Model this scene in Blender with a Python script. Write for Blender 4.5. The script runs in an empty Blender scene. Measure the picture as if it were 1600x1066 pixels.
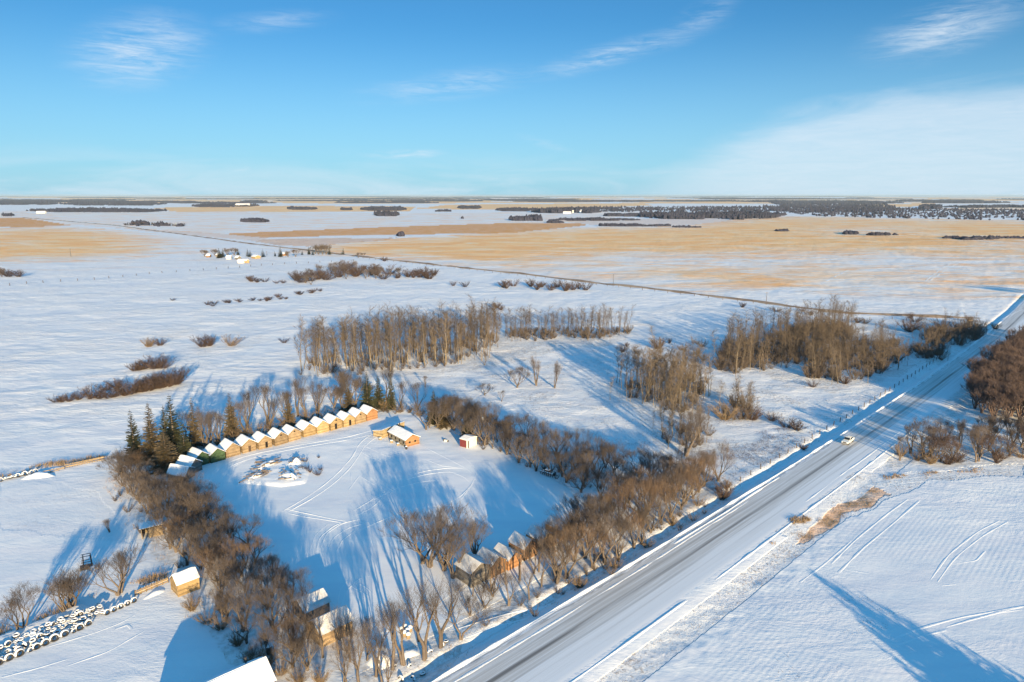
import bpy, math, random
import numpy as np
C = bpy.context
sc = C.scene
col = sc.collection
# ------------------------------------------------------------------ camera, sky, sun, exposure
H = 70.0
F = 1067.0
TH = math.atan(228 / 1067)
SUN_EL = math.radians(10.5)
SDX, SDY = 0.306, -0.952                       # horizontal direction towards the sun
cam = bpy.data.cameras.new("camera")
cam.sensor_width = 36; cam.lens = 36 * F / 1600
cam.clip_start = 1; cam.clip_end = 300000
co = bpy.data.objects.new("camera", cam); col.objects.link(co)
co.location = (0, 0, H); co.rotation_euler = (math.radians(90) - TH, 0, 0)
sc.camera = co
sc.view_settings.view_transform = 'Standard'
sc.view_settings.look = 'None'
sc.view_settings.gamma = 1
sc.view_settings.exposure = 1.08
sc.cycles.max_bounces = 5
sc.cycles.diffuse_bounces = 3
sc.cycles.volume_bounces = 0
sc.cycles.transparent_max_bounces = 8

sun = bpy.data.lights.new("sun", 'SUN')
sun.energy = 4.8; sun.angle = math.radians(0.5); sun.color = (1.0, 0.76, 0.42)
so = bpy.data.objects.new("sun", sun); col.objects.link(so)
from mathutils import Vector
sdir = Vector((SDX * math.cos(SUN_EL), SDY * math.cos(SUN_EL), math.sin(SUN_EL)))
so.rotation_euler = sdir.to_track_quat('Z', 'Y').to_euler()
so.location = (0, 0, 200)


class NT:
    """tiny node helper"""
    def __init__(s, t): s.t = t; s.n = t.nodes; s.l = t.links
    def new(s, typ, **kw):
        o = s.n.new(typ)
        for k, v in kw.items(): setattr(o, k, v)
        return o
    def put(s, sock, v):
        if isinstance(v, bpy.types.NodeSocket): s.l.new(v, sock)
        elif v is not None:
            if hasattr(sock.default_value, '__len__') and not hasattr(v, '__len__'): v = [v] * len(sock.default_value)
            if hasattr(sock.default_value, '__len__') and len(sock.default_value) == 4 and len(v) == 3: v = (*v, 1)
            sock.default_value = v
    def m(s, op, a, b=None, c=None, clamp=False):
        o = s.new('ShaderNodeMath', operation=op); o.use_clamp = clamp
        for i, v in enumerate((a, b, c)):
            if v is not None: s.put(o.inputs[i], v)
        return o.outputs[0]
    def vm(s, op, a, b=None):
        o = s.new('ShaderNodeVectorMath', operation=op)
        s.put(o.inputs[0], a)
        if b is not None: s.put(o.inputs[1], b)
        return o.outputs['Value'] if op in ('DOT_PRODUCT', 'LENGTH') else o.outputs[0]
    def mix(s, f, a, b, typ='MIX'):
        o = s.new('ShaderNodeMixRGB', blend_type=typ)
        s.put(o.inputs[0], f); s.put(o.inputs[1], a); s.put(o.inputs[2], b)
        return o.outputs[0]
    def ss(s, v, a, b, lo=0., hi=1.):
        o = s.new('ShaderNodeMapRange', interpolation_type='SMOOTHSTEP')
        s.put(o.inputs['Value'], v); s.put(o.inputs['From Min'], a); s.put(o.inputs['From Max'], b)
        s.put(o.inputs['To Min'], lo); s.put(o.inputs['To Max'], hi)
        return o.outputs[0]
    def noise(s, vec, scale, detail=3, rough=.55, dist=0.):
        o = s.new('ShaderNodeTexNoise')
        s.put(o.inputs['Vector'], vec); o.inputs['Scale'].default_value = scale
        o.inputs['Detail'].default_value = detail; o.inputs['Roughness'].default_value = rough
        o.inputs['Distortion'].default_value = dist
        return o.outputs[0]
    def map(s, vec, scale=(1, 1, 1), rot=(0, 0, 0), loc=(0, 0, 0)):
        o = s.new('ShaderNodeMapping'); s.put(o.inputs[0], vec)
        o.inputs['Scale'].default_value = scale; o.inputs['Rotation'].default_value = rot; o.inputs['Location'].default_value = loc
        return o.outputs[0]


# world: Nishita sky, graded bluer, with thin cirrus laid out by direction
w = bpy.data.worlds.new("World"); sc.world = w; w.use_nodes = True
t = NT(w.node_tree); t.n.clear()
sky = t.new('ShaderNodeTexSky', sky_type='NISHITA')
sky.sun_disc = False; sky.sun_elevation = SUN_EL; sky.sun_rotation = math.atan2(SDX, SDY)
sky.altitude = 500; sky.air_density = 1.0; sky.dust_density = 0.4; sky.ozone_density = 2.5
gen = t.new('ShaderNodeTexCoord').outputs['Generated']
sep = t.new('ShaderNodeSeparateXYZ'); t.l.new(gen, sep.inputs[0])
dx, dy, dz = sep.outputs
az = t.m('ARCTAN2', dx, dy)                    # radians, 0 = straight ahead (+Y)
el = t.m('ARCSINE', dz)
cv = t.new('ShaderNodeCombineXYZ'); t.l.new(az, cv.inputs[0]); t.l.new(el, cv.inputs[1]); cvo = cv.outputs[0]
n1 = t.noise(t.map(cvo, (1.6, 9, 1), (0, 0, -.12)), 3.0, 6, .62, .6)
n2 = t.noise(t.map(cvo, (3, 22, 1), (0, 0, -.2)), 5.0, 6, .65, 1.2)
base = t.mix(1.0, sky.outputs[0], (0.46, 1.06, 1.44), 'MULTIPLY')
hz = t.ss(el, .24, -.01)
base = t.mix(t.m('MULTIPLY', hz, .62), base, (4.7, 7.8, 10.8))
base = t.mix(t.ss(el, .30, .75), base, t.mix(1.0, base, (3.1, 3.5, 2.8), 'MULTIPLY'))   # extra brightness added to the overhead sky to fill the shadows


def px_dir(x, y):
    a = (x - 800) / F; b = (533 - y) / F
    d = Vector((a, math.cos(TH) + b * math.sin(TH), -math.sin(TH) + b * math.cos(TH))).normalized()
    return math.atan2(d.x, d.y), math.asin(d.z)


def wisp(p0, p1, wd, amp, soft=.45):
    a0 = px_dir(*p0); a1 = px_dir(*p1)
    cx, cy = (a0[0] + a1[0]) / 2, (a0[1] + a1[1]) / 2
    L = math.hypot(a1[0] - a0[0], a1[1] - a0[1]) / 2; ang = math.atan2(a1[1] - a0[1], a1[0] - a0[0])
    o = t.new('ShaderNodeMapping', vector_type='TEXTURE'); t.l.new(cvo, o.inputs[0])
    o.inputs['Location'].default_value = (cx, cy, 0); o.inputs['Rotation'].default_value = (0, 0, ang)
    o.inputs['Scale'].default_value = (L * 1.15, wd, 1)
    r = t.vm('LENGTH', o.outputs[0])
    g = t.m('POWER', t.ss(r, 1.25, 0.), 1.3)
    return t.m('MULTIPLY', t.m('MULTIPLY', g, amp), t.ss(t.m('ADD', t.m('MULTIPLY', n1, .5), t.m('MULTIPLY', n2, .5)), .36, .36 + soft))


cl = wisp((560, 150), (860, 112), .022, .75)
for a in [((820, 120), (1110, 42), .018, .95), ((1050, 45), (1150, 5), .02, .8), ((1350, 80), (1600, 12), .035, 1.3), ((110, 100), (320, 58), .045, 1.5),
          ((560, 242), (700, 240), .008, 1.5), ((310, 270), (420, 262), .012, .8), ((810, 212), (900, 240), .009, .6), ((330, 40), (520, 26), .015, .5),
          ((1160, 205), (1340, 180), .012, .9)]:
    cl = t.m('MAXIMUM', cl, wisp(*a))
E_ = t.m('MULTIPLY', t.ss(az, .05, .50), .122)
edge = t.m('SUBTRACT', t.m('ADD', E_, t.m('MULTIPLY', t.m('SUBTRACT', n1, .5), .07)), el)
bank = t.m('MULTIPLY', t.ss(edge, -.022, .035), t.m('MULTIPLY', t.ss(az, .06, .35), t.m('ADD', .58, t.m('MULTIPLY', t.m('SUBTRACT', n2, .5), .4))))
low = t.m('MULTIPLY', t.ss(el, .075, .0), t.m('MULTIPLY', t.ss(n1, .35, .7), .5))
cl = t.m('MINIMUM', t.m('MAXIMUM', t.m('MAXIMUM', cl, bank), low), .92)
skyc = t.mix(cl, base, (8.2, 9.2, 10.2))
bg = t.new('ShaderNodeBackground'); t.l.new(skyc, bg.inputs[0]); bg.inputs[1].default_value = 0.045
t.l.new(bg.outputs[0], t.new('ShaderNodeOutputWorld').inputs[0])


# ------------------------------------------------------------------ projection of photo points to the ground
def P(x, y, z=0.0):
    a = (x - 800) / F; b = (533 - y) / F
    dyy = math.cos(TH) + b * math.sin(TH); dzz = -math.sin(TH) + b * math.cos(TH)
    k = (z - H) / dzz
    return (a * k, dyy * k)


def unproj(x, y, z):
    dY = y * math.cos(TH) - (z - H) * math.sin(TH)
    U = y * math.sin(TH) + (z - H) * math.cos(TH)
    return 800 + F * x / dY, 533 - F * U / dY


# ------------------------------------------------------------------ noise and terrain
_r = np.random.RandomState(7).rand(256, 256)


def vnoise(x, y):
    x = np.asarray(x, float); y = np.asarray(y, float)
    xi = np.floor(x).astype(int); yi = np.floor(y).astype(int); fx = x - xi; fy = y - yi
    fx = fx * fx * (3 - 2 * fx); fy = fy * fy * (3 - 2 * fy)
    a = _r[xi & 255, yi & 255]; b = _r[(xi + 1) & 255, yi & 255]; c = _r[xi & 255, (yi + 1) & 255]; d = _r[(xi + 1) & 255, (yi + 1) & 255]
    return (a * (1 - fx) + b * fx) * (1 - fy) + (c * (1 - fx) + d * fx) * fy


def fbm(x, y, o=3):
    s = 0; a = 1; n = 0
    for i in range(o):
        c_, s_ = math.cos(.7 + 1.1 * i), math.sin(.7 + 1.1 * i)
        s = s + a * vnoise((x * c_ - y * s_) * 2 ** i + 17 * i, (x * s_ + y * c_) * 2 ** i - 9 * i); n += a; a *= .5
    return s / n


def sst(v, a, b):
    q = np.clip((v - a) / (b - a), 0, 1); return q * q * (3 - 2 * q)


K = H / 60.0
RX, RY = 9.0 * K, 85.6 * K
RDX, RDY = .6993, .7148


def road_uv(x, y):
    ddx = np.asarray(x, float) - RX; ddy = np.asarray(y, float) - RY
    v = ddx * RDX + ddy * RDY
    u = ddx * RDY - ddy * RDX
    q = np.clip(v / (343 * K), -.3, 1.3)
    return (u - 13.2 * K * q * (1 - q)) / K, v / K


def road_xy(u, v):
    u = np.asarray(u, float); v = np.asarray(v, float)
    q = np.clip(v / 343, -.3, 1.3)
    uu = (u + 13.2 * q * (1 - q)) * K; vv = v * K
    return RX + vv * RDX + uu * RDY, RY + vv * RDY - uu * RDX


def pip(px, py, poly):
    c = np.zeros(px.shape, bool); n = len(poly)
    for i in range(n):
        x0, y0 = poly[i]; x1, y1 = poly[i - 1]
        if y0 == y1: continue
        k = ((y0 > py) != (y1 > py)) & (px < (x1 - x0) * (py - y0) / (y1 - y0) + x0)
        c ^= k
    return c


YARD = [P(*p) for p in [(250, 735), (420, 672), (640, 636), (700, 662), (800, 712), (935, 790), (860, 860), (740, 905), (620, 985), (520, 1000), (420, 900), (330, 800)]]


def gz(x, y):
    x = np.asarray(x, float); y = np.asarray(y, float)
    d = np.hypot(x, y)
    far = 1 - sst(d, 900, 2500)
    u, v = road_uv(x, y)
    near = np.clip(1 - np.abs(u + 0.0) / 14, 0, 1)
    out = 1 - sst(near, .15, .35)
    amp = .28 + 1.37 * sst(y, 150, 230)
    z = (fbm(x / 38, y / 38) - .5) * .9 + (fbm(x / 14 + 5, y / 9) - .5) * .40 * amp
    z = z + (fbm(x / 4.6, y / 3.6, 3) - .5) * .24 * amp
    z = z * out
    wv = .35 * (vnoise(v / 9, v * 0) - .5)
    prof = np.interp(u + wv * sst(-u, 3, 4), [-30, -12, -9.6, -8.9, -7.9, -7.4, -5.5, -4.9, -4.6, 6.6, 7.6, 10.2, 11.6, 13.0, 30], [0, 0, .1, -.05, -.65, -.65, .48, .55, .5, .5, .44, .08, -.04, 0, 0])
    rough = (fbm(x / 1.9, y / 1.9, 2) - .5) * .22 * (sst(np.abs(u - .9), 6.8, 9) * (1 - sst(np.abs(u), 13, 18)))
    z = z * far + (prof + rough) * sst(d, 20, 40)
    return z


def gz1(x, y): return float(gz(x, y))


# ------------------------------------------------------------------ materials
MT = {}


def mat(name, color, rough=.8, bump=None, var=.25, vscale=2.0, spec=.25, objrand=.0, col2=None, fn=None, metal=0.):
    m = bpy.data.materials.new(name); m.use_nodes = True; MT[name] = m
    t = NT(m.node_tree); b = t.n['Principled BSDF']
    tc = t.new('ShaderNodeTexCoord').outputs['Object']
    n = t.noise(tc, vscale, 4, .6)
    c2 = col2 or tuple(c * .55 for c in color)
    c = t.mix(t.m('MULTIPLY', t.ss(n, .3, .75), var * 2 if not col2 else 1.0, clamp=True), color, c2)
    if objrand:
        oi = t.new('ShaderNodeObjectInfo').outputs['Random']
        k = t.m('ADD', 1 - objrand, t.m('MULTIPLY', oi, 2 * objrand))
        c = t.mix(1.0, c, t.new_rgb(k) if hasattr(t, 'new_rgb') else k, 'MULTIPLY')
    if fn: c, nrm = fn(t, tc, c)
    else: nrm = None
    t.l.new(c, b.inputs['Base Color']); b.inputs['Roughness'].default_value = rough
    b.inputs['Specular IOR Level'].default_value = spec; b.inputs['Metallic'].default_value = metal
    if bump and nrm is None:
        bp = t.new('ShaderNodeBump'); bp.inputs['Strength'].default_value = bump[0]; bp.inputs['Distance'].default_value = bump[2] if len(bump) > 2 else .05
        t.l.new(t.noise(tc, bump[1], 4, .6), bp.inputs['Height']); nrm = bp.outputs[0]
    if nrm is not None: t.l.new(nrm, b.inputs['Normal'])
    return m


def boards(scale, depth=.03, axis=2, dark=.35):
    def fn(t, tc, c):
        s = t.new('ShaderNodeSeparateXYZ'); t.l.new(tc, s.inputs[0])
        z = t.m('MULTIPLY', s.outputs[axis], scale)
        idx = t.m('FLOOR', z); fr = t.m('FRACT', z)
        gap = t.m('MINIMUM', t.ss(fr, .0, .12), t.ss(fr, 1., .9))
        wn = t.new('ShaderNodeTexWhiteNoise', noise_dimensions='1D')
        t.l.new(idx, wn.inputs['W'])
        k = t.m('ADD', .72, t.m('MULTIPLY', wn.outputs[0], .5))
        st = t.noise(t.map(tc, (.6, .6, 6) if axis == 2 else (6, 6, .6)), 3, 4, .65)
        k = t.m('MULTIPLY', k, t.m('ADD', .6, t.m('MULTIPLY', st, .8)))
        k = t.m('MULTIPLY', k, t.m('ADD', dark, t.m('MULTIPLY', gap, 1 - dark)))
        c = t.mix(1.0, c, k, 'MULTIPLY')
        bp = t.new('ShaderNodeBump'); bp.inputs['Strength'].default_value = .8; bp.inputs['Distance'].default_value = depth
        t.l.new(gap, bp.inputs['Height'])
        return c, bp.outputs[0]
    return fn


mat('bark', (.15, .12, .10), .9, (.5, 8), objrand=.2)
mat('twigs', (.14, .112, .097), .9, var=.2, vscale=.6, objrand=.28)
mat('undergrowth', (.16, .125, .10), .9, var=.3, vscale=.15)
mat('twigs_dark', (.12, .085, .075), .9, var=.2, vscale=.6, objrand=.25)
mat('twigs_orange', (.19, .13, .09), .9, var=.2, vscale=.6, objrand=.2)
mat('aspen_bark', (.25, .205, .15), .85, var=.4, vscale=3, objrand=.25)
mat('aspen_twigs', (.175, .135, .10), .9, var=.2, vscale=.6, objrand=.3)
mat('shrub', (.105, .072, .06), .9, var=.25, vscale=.8, objrand=.3)
mat('shrub_tan', (.24, .17, .105), .9, var=.25, vscale=.8, objrand=.25)
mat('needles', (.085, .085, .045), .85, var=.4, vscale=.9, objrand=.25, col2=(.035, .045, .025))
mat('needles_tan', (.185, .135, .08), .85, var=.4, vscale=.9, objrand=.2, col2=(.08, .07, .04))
mat('grass_dry', (.36, .25, .14), .9, var=.4, vscale=1.2)
mat('far_woods', (.045, .046, .075), 1., var=.4, vscale=.01)
mat('snow', (.88, .88, .9), .7, (.5, 1.6, .12), var=.03, vscale=.5)
mat('snow_thin', (.56, .54, .53), .8, (.6, 3, .05), var=.5, vscale=.8, col2=(.8, .8, .82))
mat('snow_lump', (.88, .88, .9), .7, (.8, 3, .12), var=.03, vscale=.5)
mat('wood_tan', (.36, .26, .16), .85, fn=boards(4.2, dark=.2), var=.45, vscale=.9, objrand=.28)
mat('wood_gold', (.46, .325, .17), .85, fn=boards(4.2, dark=.2), var=.4, vscale=.9, objrand=.16)
mat('wood_orange', (.42, .22, .11), .85, fn=boards(4.2), var=.3, vscale=1.1)
mat('wood_rust', (.34, .19, .10), .85, fn=boards(3.5, axis=0), var=.4, vscale=1.3, objrand=.2)
mat('wood_green', (.075, .13, .065), .85, fn=boards(3.2), var=.5, vscale=1.5, objrand=.15)
mat('wood_grey', (.22, .20, .18), .85, fn=boards(3.6), var=.35, vscale=1.2, objrand=.1)
mat('log_shaded', (.33, .29, .22), .85, fn=boards(3.4, .06), var=.35, vscale=1.2)
mat('log_tan', (.50, .38, .22), .85, fn=boards(3.4, .06), var=.35, vscale=1.2)
mat('wood_dark', (.09, .06, .045), .85, (.4, 6), var=.3)
mat('plank', (.36, .27, .17), .85, (.4, 6), var=.4)
mat('opening', (.012, .011, .012), .9, var=.1)
mat('post', (.12, .10, .09), .9, (.4, 8), var=.3)
mat('wire', (.25, .25, .26), .5, metal=.8, var=.1)
mat('rubber', (.035, .033, .032), .75, (.4, 10, .02), var=.2)
mat('old_iron', (.05, .045, .045), .6, (.4, 9, .02), var=.3)
mat('red_paint', (.2, .045, .045), .5, var=.25, vscale=1.5)
mat('cream_paint', (.78, .75, .66), .55, var=.12, vscale=1.5)
mat('car_paint', (.80, .79, .74), .3, var=.06, spec=.5)
mat('glass_dark', (.02, .025, .03), .08, var=.1, spec=.6)
mat('headlight', (.75, .78, .8), .15, var=.05, spec=.6)
mat('grey_metal', (.42, .43, .45), .45, metal=.5, var=.15)
mat('blue_tarp', (.30, .42, .5), .6, var=.2)
mat('rubble', (.27, .22, .17), .9, (.5, 7), var=.4, vscale=3, col2=(.14, .10, .08))


# ground material ---------------------------------------------------------------
def ground_mat():
    m = bpy.data.materials.new('ground'); m.use_nodes = True
    t = NT(m.node_tree); b = t.n['Principled BSDF']
    tc = t.new('ShaderNodeTexCoord').outputs['Object']
    a1 = t.new('ShaderNodeAttribute', attribute_name='fld'); s1 = t.new('ShaderNodeSeparateColor'); t.l.new(a1.outputs['Color'], s1.inputs[0])
    a2 = t.new('ShaderNodeAttribute', attribute_name='sf'); s2 = t.new('ShaderNodeSeparateColor'); t.l.new(a2.outputs['Color'], s2.inputs[0])
    gold, brown, rough = s1.outputs; smooth, furrow, litter = s2.outputs
    big = t.noise(t.map(tc, (1, 2.2, 1)), .012, 6, .62, .8)
    mid = t.noise(t.map(tc, (.5, 2.0, 1)), .09, 5, .65)
    fine = t.noise(tc, .9, 5, .65)
    snowc = t.mix(t.ss(mid, .35, .7), (.86, .865, .88), (.80, .80, .84))
    # stubble showing through thin snow
    gk = t.m('ADD', t.m('MULTIPLY', gold, 1.18), t.m('MULTIPLY', t.m('SUBTRACT', big, .5), 2.3))
    gk = t.m('ADD', gk, t.m('MULTIPLY', t.m('SUBTRACT', mid, .5), 1.3))
    gk = t.m('MULTIPLY', t.ss(gk, .05, 1.2), t.ss(gold, .0, .3))
    gc = t.mix(t.ss(big, .4, .65), (1.0, .64, .30), (.96, .51, .21))
    c = t.mix(gk, snowc, gc)
    bk = t.m('MULTIPLY', brown, t.m('ADD', .88, t.m('MULTIPLY', t.m('SUBTRACT', mid, .5), 1.6)), clamp=True)
    c = t.mix(bk, c, (.74, .31, .04))
    # weed stalks poking through in the rough pasture
    sp = t.noise(t.map(tc, (1, .8, 1)), 1.5, 6, .75)
    patch = t.noise(tc, .06, 3, .6)
    spk = t.m('MULTIPLY', t.ss(t.m('ADD', sp, t.m('MULTIPLY', t.m('SUBTRACT', patch, .5), .45)), .54, .68), rough, clamp=True)
    c = t.mix(t.m('MULTIPLY', spk, .75), c, (.27, .20, .16))
    lk = t.m('MULTIPLY', litter, t.ss(t.noise(tc, .8, 5, .7), .40, .62), clamp=True)
    c = t.mix(t.m('MULTIPLY', lk, .38), c, (.34, .27, .2))
    t.l.new(c, b.inputs['Base Color']); b.inputs['Roughness'].default_value = .75; b.inputs['Specular IOR Level'].default_value = .15
    # wind-packed surface
    dr = t.m('ADD', t.m('MULTIPLY', t.noise(t.map(tc, (.45, 1.0, 1), (0, 0, .1)), .22, 6, .78, .4), 1.7), t.m('MULTIPLY', t.noise(t.map(tc, (.6, 1, 1), (0, 0, -.3)), .9, 4, .65), .35))
    sy = t.new('ShaderNodeSeparateXYZ'); t.l.new(tc, sy.inputs[0])
    dr = t.m('MULTIPLY', dr, t.m('MULTIPLY', t.ss(sy.outputs[1], 130, 240, .24, 1.25), t.m('ADD', .45, t.m('MULTIPLY', t.ss(t.noise(tc, .03, 3, .6), .35, .65), .8))))
    h = t.m('MULTIPLY', dr, t.m('SUBTRACT', 1.1, t.m('MULTIPLY', smooth, .8)))
    h = t.m('ADD', h, t.m('MULTIPLY', t.m('MULTIPLY', sp, .8), rough))
    h = t.m('ADD', h, t.m('MULTIPLY', fine, .06))
    h = t.m('ADD', h, t.m('MULTIPLY', t.m('MAXIMUM', gk, bk), t.m('MULTIPLY', t.noise(t.map(tc, (.6, 1, 1)), .6, 4, .7), 1.6)))
    dot = t.vm('DOT_PRODUCT', tc, (RDY, -RDX, 0))
    fw = t.m('SINE', t.m('ADD', t.m('MULTIPLY', dot, 2 * math.pi / .9), t.m('MULTIPLY', t.noise(tc, .02, 1, .5), 3)))
    fk = t.m('MULTIPLY', furrow, t.ss(t.noise(tc, .035, 3, .6), .38, .66))
    h = t.m('ADD', h, t.m('MULTIPLY', t.m('MULTIPLY', fw, .011), fk))
    bp = t.new('ShaderNodeBump'); bp.inputs['Strength'].default_value = 1.0; bp.inputs['Distance'].default_value = .42
    t.l.new(h, bp.inputs['Height']); t.l.new(bp.outputs[0], b.inputs['Normal'])
    return m


def mesh_obj(name, V, Fc, m, parent=None, smooth=False, loc=None, rotz=0.0):
    me = bpy.data.meshes.new(name)
    if isinstance(V, np.ndarray):
        me.vertices.add(len(V)); me.vertices.foreach_set('co', V.astype(np.float32).ravel())
        k = Fc.shape[1]
        me.loops.add(Fc.size); me.loops.foreach_set('vertex_index', Fc.astype(np.int32).ravel())
        me.polygons.add(len(Fc)); me.polygons.foreach_set('loop_start', np.arange(0, Fc.size, k, dtype=np.int32))
        me.polygons.foreach_set('loop_total', np.full(len(Fc), k, np.int32))
        me.update(calc_edges=True)
    else:
        me.from_pydata(V, [], Fc); me.update()
    if smooth: me.polygons.foreach_set('use_smooth', np.ones(len(me.polygons), bool))
    if m: me.materials.append(m if not isinstance(m, str) else MT[m])
    o = bpy.data.objects.new(name, me); col.objects.link(o)
    if parent: o.parent = parent
    if loc: o.location = loc
    o.rotation_euler = (0, 0, rotz)
    return o


def tag(o, label=None, cat=None, group=None, kind=None):
    if label: o['label'] = label
    if cat: o['category'] = cat
    if group: o['group'] = group
    if kind: o['kind'] = kind
    return o


def empty(name, x, y, z=None, rotz=0.0):
    o = bpy.data.objects.new(name, None); col.objects.link(o)
    o.empty_display_size = .5
    o.location = (x, y, gz1(x, y) if z is None else z); o.rotation_euler = (0, 0, rotz)
    return o


# ------------------------------------------------------------------ ground sheet
deps = np.concatenate([[89., 80, 70, 60, 52, 46, 42], np.arange(39.5, 14, -.085), np.arange(14, 1.0, -.065), np.array([.95, .9, .85, .8, .75, .7, .65, .6, .55, .5, .45, .4, .35, .3, .25, .2, .16, .13, .1, .07, .055])])
rad = H / np.tan(np.radians(deps))
azs = np.radians(np.concatenate([np.arange(-180, -46, 4.), np.arange(-46, 46.01, .09), np.arange(50, 180.1, 4.)]))
R_, A_ = np.meshgrid(rad, azs, indexing='ij')
X = R_ * np.sin(A_); Y = R_ * np.cos(A_)
Z = gz(X, Y)
V = np.stack([X, Y, Z], -1).reshape(-1, 3)
nr, na = X.shape
i0 = (np.arange(nr - 1)[:, None] * na + np.arange(na - 1)[None, :]).ravel()
Fq = np.stack([i0, i0 + na, i0 + na + 1, i0 + 1], -1)
ground = mesh_obj('ground', V, Fq, ground_mat(), smooth=True)
tag(ground, kind='structure')
vx, vy = V[:, 0], V[:, 1]
dist = np.hypot(vx, vy)
jx = (fbm(vx / (dist * .02 + 3), vy / (dist * .02 + 3), 3) - .5); jy = (fbm(vx / (dist * .02 + 3) + 40, vy / (dist * .02 + 3) + 9, 3) - .5)


def inside(pxpoly, jit=.012, g=None):
    jj = jit * dist
    return pip(vx + jx * jj, vy + jy * jj * 1.2, [P(*p) for p in pxpoly])


fld = np.zeros((len(V), 4), np.float32); fld[:, 3] = 1
sf = np.zeros((len(V), 4), np.float32); sf[:, 3] = 1


def paint(arr, ch, poly, val, jit=.012):
    k = inside(poly, jit); arr[k, ch] = val


# big fields: crisp outlines, soft uneven snow cover inside
dens = np.zeros((len(V), 1), np.float32)
GF = [[(-300, 356), (0, 355), (75, 353), (120, 354), (330, 372), (560, 401), (420, 411), (250, 424), (60, 436), (-300, 450)],
      [(455, 388), (540, 379), (640, 371), (800, 361), (900, 355), (1060, 354), (1200, 337), (1330, 339), (1600, 344), (1900, 352), (1900, 520), (1560, 498), (1310, 489), (1190, 471), (800, 426), (570, 401)]]
crisp = np.zeros(len(V), bool)
for q in GF: crisp |= inside(q, .004)
paint(dens, 0, GF[0], .16); paint(dens, 0, [(-300, 358), (0, 358), (120, 356), (215, 365), (262, 390), (190, 399), (60, 404), (-300, 412)], 1.0, .01)
paint(dens, 0, [(-100, 376), (40, 373), (60, 380), (-100, 386)], .3, .01); paint(dens, 0, [(190, 374), (240, 378), (200, 386), (150, 384)], .4)
paint(dens, 0, GF[1], .95)
for pl, v in [([(860, 402), (960, 392), (1080, 396), (1200, 390), (1320, 392), (1460, 388), (1700, 388), (1700, 540), (1300, 490), (1100, 462), (950, 440), (800, 424), (700, 412), (760, 408)], .42), ([(800, 392), (920, 398), (1000, 408), (930, 416), (850, 410)], .5),
              ([(950, 420), (1060, 416), (1180, 428), (1260, 438), (1300, 448), (1200, 450), (1060, 440)], .72), ([(640, 396), (760, 400), (880, 412), (800, 412), (680, 406)], .85), ([(1230, 420), (1330, 424), (1380, 436), (1290, 440)], .75),
              ([(1100, 452), (1400, 462), (1600, 470), (1800, 520), (1500, 500), (1200, 475)], .06), ([(1320, 398), (1460, 402), (1560, 420), (1420, 418)], .2), ([(1000, 404), (1100, 402), (1120, 410), (1020, 412)], .15),
              ([(1265, 358), (1340, 357), (1480, 360), (1400, 366), (1290, 366)], .2), ([(1480, 376), (1700, 376), (1700, 386), (1500, 385)], .15), ([(1360, 386), (1700, 390), (1700, 398), (1400, 394)], .9), ([(560, 402), (800, 424), (1000, 446), (1000, 440), (800, 416), (600, 398)], .3)]:
    paint(dens, 0, pl, v, .01)
dg = dens[:, 0].reshape(nr, na)
for _ in range(3):
    for ax, w_ in ((0, 9), (1, 41)):
        kz = np.ones(w_) / w_; dg = np.apply_along_axis(lambda q: np.convolve(np.pad(q, w_ // 2, mode='edge'), kz, 'valid'), ax, dg)
fld[:, 0] = np.where(crisp, dg.ravel(), 0)
k = inside([(-300, 334), (300, 330), (600, 334), (1000, 334), (900, 349), (600, 355), (330, 366), (120, 352), (-300, 340)], .004); fld[k, 0] = .3
paint(fld, 1, [(-300, 342), (0, 341), (35, 340), (112, 352), (50, 355), (-300, 357)], .95, .002)
paint(fld, 1, [(1340, 372), (1700, 378), (1700, 381), (1340, 375)], .3, .002)
# brown strips
paint(fld, 1, [(318, 367), (400, 363), (600, 355), (800, 348.5), (915, 349.5), (915, 352.5), (800, 364), (615, 367), (400, 371), (340, 372)], .95, .002)
paint(fld, 1, [(380, 374), (620, 371.5), (600, 376), (480, 385), (430, 383)], .55, .006)
paint(fld, 2, [(380, 374), (620, 371.5), (600, 376), (480, 385), (430, 383)], 1.0, .006)
paint(fld, 1, [(170, 355), (330, 364), (420, 372), (400, 377), (230, 361)], .35, .004)
# far gold and grey bands
for pl, v in [([(235, 325), (400, 321.5), (520, 322), (650, 323), (640, 330), (400, 331), (280, 331.5)], .95), ([(650, 326), (700, 320), (1000, 317.5), (1020, 321), (860, 327), (760, 328)], .95),
              ([(480, 311), (600, 314), (640, 318), (500, 319)], .95), ([(1040, 318), (1200, 313), (1300, 314), (1200, 319)], .6), ([(1300, 320), (1460, 318), (1460, 322), (1350, 325)], .9),
              ([(1460, 326), (1600, 321), (1800, 322), (1800, 328), (1500, 330)], .6), ([(0, 330), (60, 329), (40, 332), (0, 333)], .3), ([(640, 333), (1000, 330), (1000, 336), (640, 343)], .3), ([(300, 336), (560, 333), (600, 338), (300, 344)], .25)]:
    paint(fld, 0, pl, v, .002)
paint(fld, 1, [(850, 343), (1000, 342), (1260, 339), (1060, 353), (930, 352)], .35, .006)
rg = random.Random(5)
for i in range(170):                                   # random far parcels out to the horizon
    yy = 306.0 + 10.5 * rg.random() ** 1.3; xx = rg.uniform(-100, 1700); ww = rg.uniform(50, 260); hh = (yy - 305) * rg.uniform(.08, .25)
    paint(fld, 0, [(xx, yy), (xx + ww, yy - .1), (xx + ww * 1.05, yy + hh), (xx - ww * .1, yy + hh)], rg.choice([.95, .6, .9]), .0)
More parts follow.
